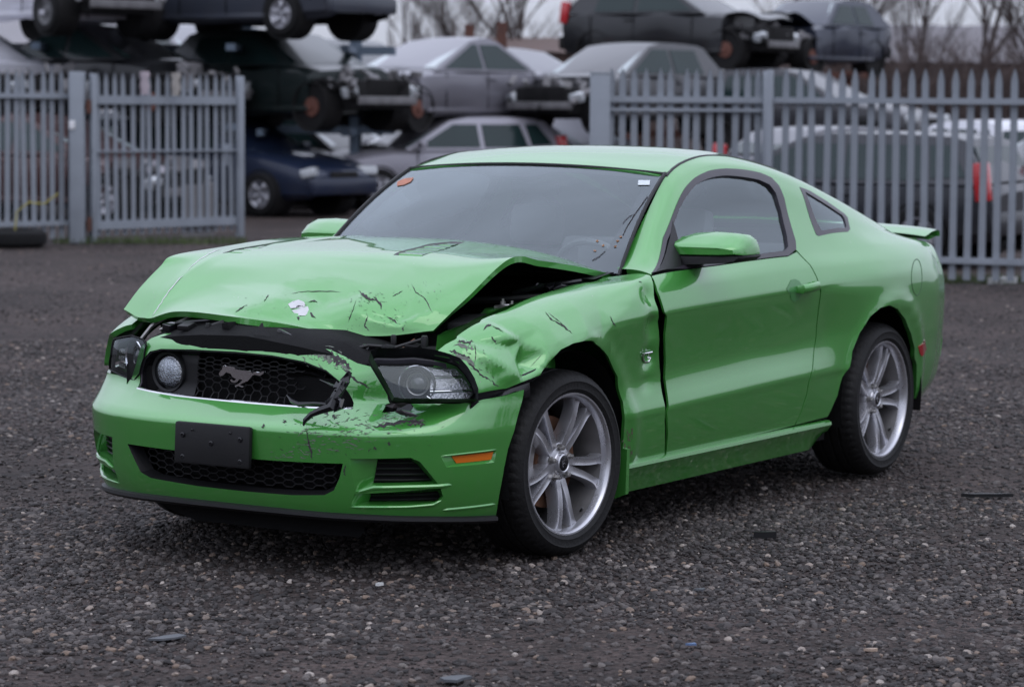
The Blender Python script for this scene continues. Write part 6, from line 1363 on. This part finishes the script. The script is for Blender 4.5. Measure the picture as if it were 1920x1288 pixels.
shed('pale_store', 300, 640, 74, 2.7, 3.2, 9, M_lw, M_clad, 'pale store building behind the rack of dark cars')

# ------------------------------------------------------------------ bare winter trees
M_bark = mat('bark', (.055, .042, .040), .9, var=.35, vscale=6); M_twig = mat('twigs', (.065, .046, .042), .9, var=.3)
def bare_tree(seed, h, spread=.5, multi=1):
    q = random.Random(seed); tr = MB(); cr = MB()
    def grow(p, d, l, r, dep):
        k = 4 if dep < 3 else 3; P = [p]; dd = d.copy(); pp = p.copy(); R_ = [r]
        for i in range(k):
            dd = (dd+Vector((q.gauss(0, .10), q.gauss(0, .10), q.gauss(.04, .05)))).normalized(); pp = pp+dd*(l/k); P.append(pp.copy()); R_.append(r*(1-.45*(i+1)/k))
        (tr if dep < 2 else cr).tube(P, R_, 6 if dep < 2 else 3, cap=False)
        if dep >= 5: return
        for _ in range((3, 3, 4, 3, 3)[dep]):
            t = q.uniform(.35, 1) if dep else q.uniform(.45, 1); i = min(k-1, int(t*k)); s = P[i].lerp(P[i+1], t*k-i); a = q.uniform(0, 6.28)
            side = Vector((math.cos(a), math.sin(a), 0)); nd = (dd*(1-spread*.55)+side*spread*q.uniform(.6, 1.1)+Vector((0, 0, .18))).normalized(); grow(s, nd, l*q.uniform(.52, .74), R_[i]*.58, dep+1)
        grow(P[-1], dd, l*.62, R_[-1], dep+1)
    for m_ in range(multi):
        a = q.uniform(0, 6.28); grow(Vector((.3*m_*math.cos(a), .3*m_*math.sin(a), -.05)), Vector((q.gauss(0, .06+.12*(multi > 1)), q.gauss(0, .06+.12*(multi > 1)), 1)).normalized(), h*.36, h*.016, 0)
    return mesh('trunk', tr.V, tr.F), mesh('crown', cr.V, cr.F)
TM = [bare_tree(3, 8.5), bare_tree(12, 8, .6, 2), bare_tree(25, 9.5, .42)]
for a_, b_ in TM: a_.materials.append(M_bark); b_.materials.append(M_twig)
TG = 'bare winter trees beyond the yard'
for i, (px, d, k, s_, lab) in enumerate(((760, 96, 0, .9, 'bare tree above the pale low building'), (850, 84, 1, 1., 'bare tree right of the rusty uprights'), (1010, 82, 2, 1., 'tall bare tree above the brown brick store'), (1070, 90, 0, 1.05, 'bare tree just left of the black top wreck'),
    (945, 100, 1, .8, 'thin bare tree far behind the brick store'), (1620, 74, 1, 1.1, 'bare tree right of the small navy wreck'), (1690, 80, 0, 1.0, 'bare tree in front of the long shed roof'), (1790, 72, 2, 1.0, 'tall bare tree above the white parked car'), (1880, 76, 1, 1.15, 'bushy bare tree near the top right corner'), (1960, 82, 0, 1.1, 'bare tree cut off by the right edge'), (1550, 92, 2, .9, 'bare tree behind the small navy wreck'))):
    e = empty('bare_tree', spot(px, d), (0, 0, rg.uniform(0, 6)), lab, 'tree', TG); e.scale = (s_,)*3
    link('trunk', TM[k][0], None, e); link('crown', TM[k][1], None, e)
def thicket(px0, px1, d, h, n_, seed):
    q = random.Random(seed); b = MB()
    for _ in range(n_):
        p = Vector(spot(q.uniform(px0, px1), d+q.uniform(-2, 2))); hh = h*q.uniform(.4, 1.); lean = Vector((q.gauss(0, .3), q.gauss(0, .3), 1)).normalized()
        b.tube([p, p+lean*hh*.5, p+(lean+Vector((q.gauss(0, .35), q.gauss(0, .35), 0)))*hh], [.022, .014, .004], 3, cap=False)
        for _k in range(5):
            t = q.uniform(.3, .9); s = p+lean*hh*t; b.tube([s, s+Vector((q.gauss(0, .35), q.gauss(0, .35), q.uniform(.2, .6)))*hh*.4], [.010, .003], 3, cap=False)
    return b.build('undergrowth', M_twig, None, kind='stuff')
thicket(1560, 2060, 62, 3.6, 700, 2); thicket(700, 1300, 70, 2.4, 420, 6); thicket(1400, 2050, 45, 1.4, 260, 9)

# ------------------------------------------------------------------ litter on the gravel
def at_ground(px, py): p = on_plane(px, py, 2, 0.); return np.array([p[0], p[1], float(gz(p[0], p[1]))+.008])
def shard(px, py, w, l, m, label, cat, ang=0., tilt=.08, th=.006, seed=1):
    q = random.Random(seed); p = at_ground(px, py); a = heading(math.cos(ang), math.sin(ang)); n_ = 7; V = []
    for i in range(n_):
        t = 2*math.pi*i/n_; k = q.uniform(.5, 1.25); V.append((l/2*math.cos(t)*k, w/2*math.sin(t)*k, tilt*l*.3*math.cos(t)+.004))
    b = MB(); b.prism(V, (0, 0, th)); o = b.build('debris', m, None, smooth=False); o.location = tuple(p); o.rotation_euler = (0, 0, a); tag(o, label, cat); return o
M_pl = mat('grey_plastic', (.085, .09, .10), .6, var=.4, vscale=12); M_pl2 = mat('blue_plastic', (.10, .16, .30), .4, var=.2); M_wd = mat('pale_wood', (.36, .27, .21), .8, var=.3); M_w2 = mat('white_plastic', (.55, .55, .54), .5, var=.2)
shard(310, 1199, .07, .105, M_pl, 'thin grey plastic shard on the gravel at lower left', 'debris', .1, .1, .006, 2)
shard(1437, 1006, .035, .115, M_black, 'black rubber strip on the gravel right of the front wheel', 'debris', .05, .0, .024, 3)
shard(1310, 1110, .035, .10, M_pl, 'slim slate grey shard on the gravel in the lower middle', 'debris', -.9, .2, .006, 4)
shard(858, 1276, .06, .09, M_pl, 'grey blue plastic piece at the bottom edge', 'debris', .3, .05, .008, 5)
shard(1838, 929, .03, .26, M_black, 'long dark strip lying on the ground at far right', 'debris', .05, .0, .015, 6)
shard(712, 1102, .02, .036, M_w2, 'small white chip on the bare patch under the bumper', 'debris', .1, .05, .01, 7)
shard(1296, 1212, .018, .036, M_pl2, 'small blue plastic scrap on the gravel', 'debris', .2, .05, .006, 8)
shard(1634, 1221, .02, .045, M_wd, 'pale orange splinter on the gravel at lower right', 'debris', .1, .05, .008, 9)
shard(1880, 532, .12, .30, M_w2, 'pale slab of rubble below the right fence', 'debris', .05, .05, .06, 10)
# spare tyre leaning by the left fence, with a yellow strap
p = spot(25, 31.0, .10); e = empty('old_tyre', p, (0, 0, 0), 'worn black tyre lying on the ground by the left fence', 'tyre')
b = MB(); b.lathe([(.22, -.09), (.30, -.10), (.36, -.06), (.37, 0), (.36, .06), (.30, .10), (.22, .09), (.22, -.09)], 32, 'z'); b.build('tyre_body', M_tyre, e)
b = MB(); G = [tuple(np.array(spot(30+18*i+6*math.sin(i*2), 30.9, .40+.05*i+.06*math.sin(i*1.6)))) for i in range(5)]; b.tube([spot(24, 30.9, .02)]+G, .010, 6); tag(b.build('strap', mat('yellow_strap', (.32, .28, .06), .7, var=.3)), 'yellow strap draped over the tyre by the left fence', 'strap')
# weeds along the foot of the fences
def weeds(px0, px1, d, n_, seed):
    q = random.Random(seed); b = MB()
    for _ in range(n_):
        p = np.array(spot(q.uniform(px0, px1), d+q.uniform(-.3, .3))); a = q.uniform(0, 6.28); h = q.uniform(.03, .12); w_ = np.array([math.cos(a), math.sin(a), 0])*.006; l_ = np.array([q.gauss(0, .03), q.gauss(0, .03), h])
        b.add([p-w_, p+w_, p+l_], [(0, 1, 2)])
    return b.build('weeds', mat('weed_green', (.05, .075, .02), .8, var=.5, vscale=3) if 'weed_green' not in bpy.data.materials else bpy.data.materials['weed_green'], None, kind='stuff', smooth=False)
weeds(100, 460, 32.0, 900, 1); weeds(1400, 1980, 25.9, 1600, 2)

# ------------------------------------------------------------------ the wood and hedge on the camera's side of the yard (seen mirrored in the bodywork)
def treeline(a0, a1, r0, r1, h, n_, seed, name='treeline'):
    q = np.random.RandomState(seed); b = MB()
    for _ in range(n_):
        a = q.uniform(a0, a1); r = q.uniform(r0, r1); hh = h*q.uniform(.55, 1)*(1+.25*math.sin(a*9)+.2*math.sin(a*23)); p = np.array([-1+r*math.cos(a), r*math.sin(a), -.05])
        lean = np.array([q.normal(0, .08), q.normal(0, .08), 1]); top = p+lean*hh; b.tube([tuple(p), tuple((p+top)/2), tuple(top)], [.16, .10, .02], 4, cap=False)
        for _k in range(9):
            t = q.uniform(.25, .95); s_ = p+lean*hh*t; d_ = np.array([q.normal(0, .5), q.normal(0, .5), q.uniform(.3, 1.)]); e_ = s_+d_*hh*.26
            b.tube([tuple(s_), tuple(e_)], [.06, .012], 3, cap=False)
            for _j in range(3):
                u = q.uniform(.3, 1); m_ = s_+(e_-s_)*u; w_ = np.array([q.normal(0, .6), q.normal(0, .6), q.uniform(.1, .8)])*hh*.10; n2 = np.cross(w_, [0, 0, 1])*.35
                b.add([m_, m_+w_+n2, m_+w_*1.2, m_+w_-n2], [(0, 1, 2, 3)])
    return b.build(name, M_twig, None, kind='stuff', smooth=False)
treeline(rad(-75), rad(140), 36, 46, 5.2, 420, 21)
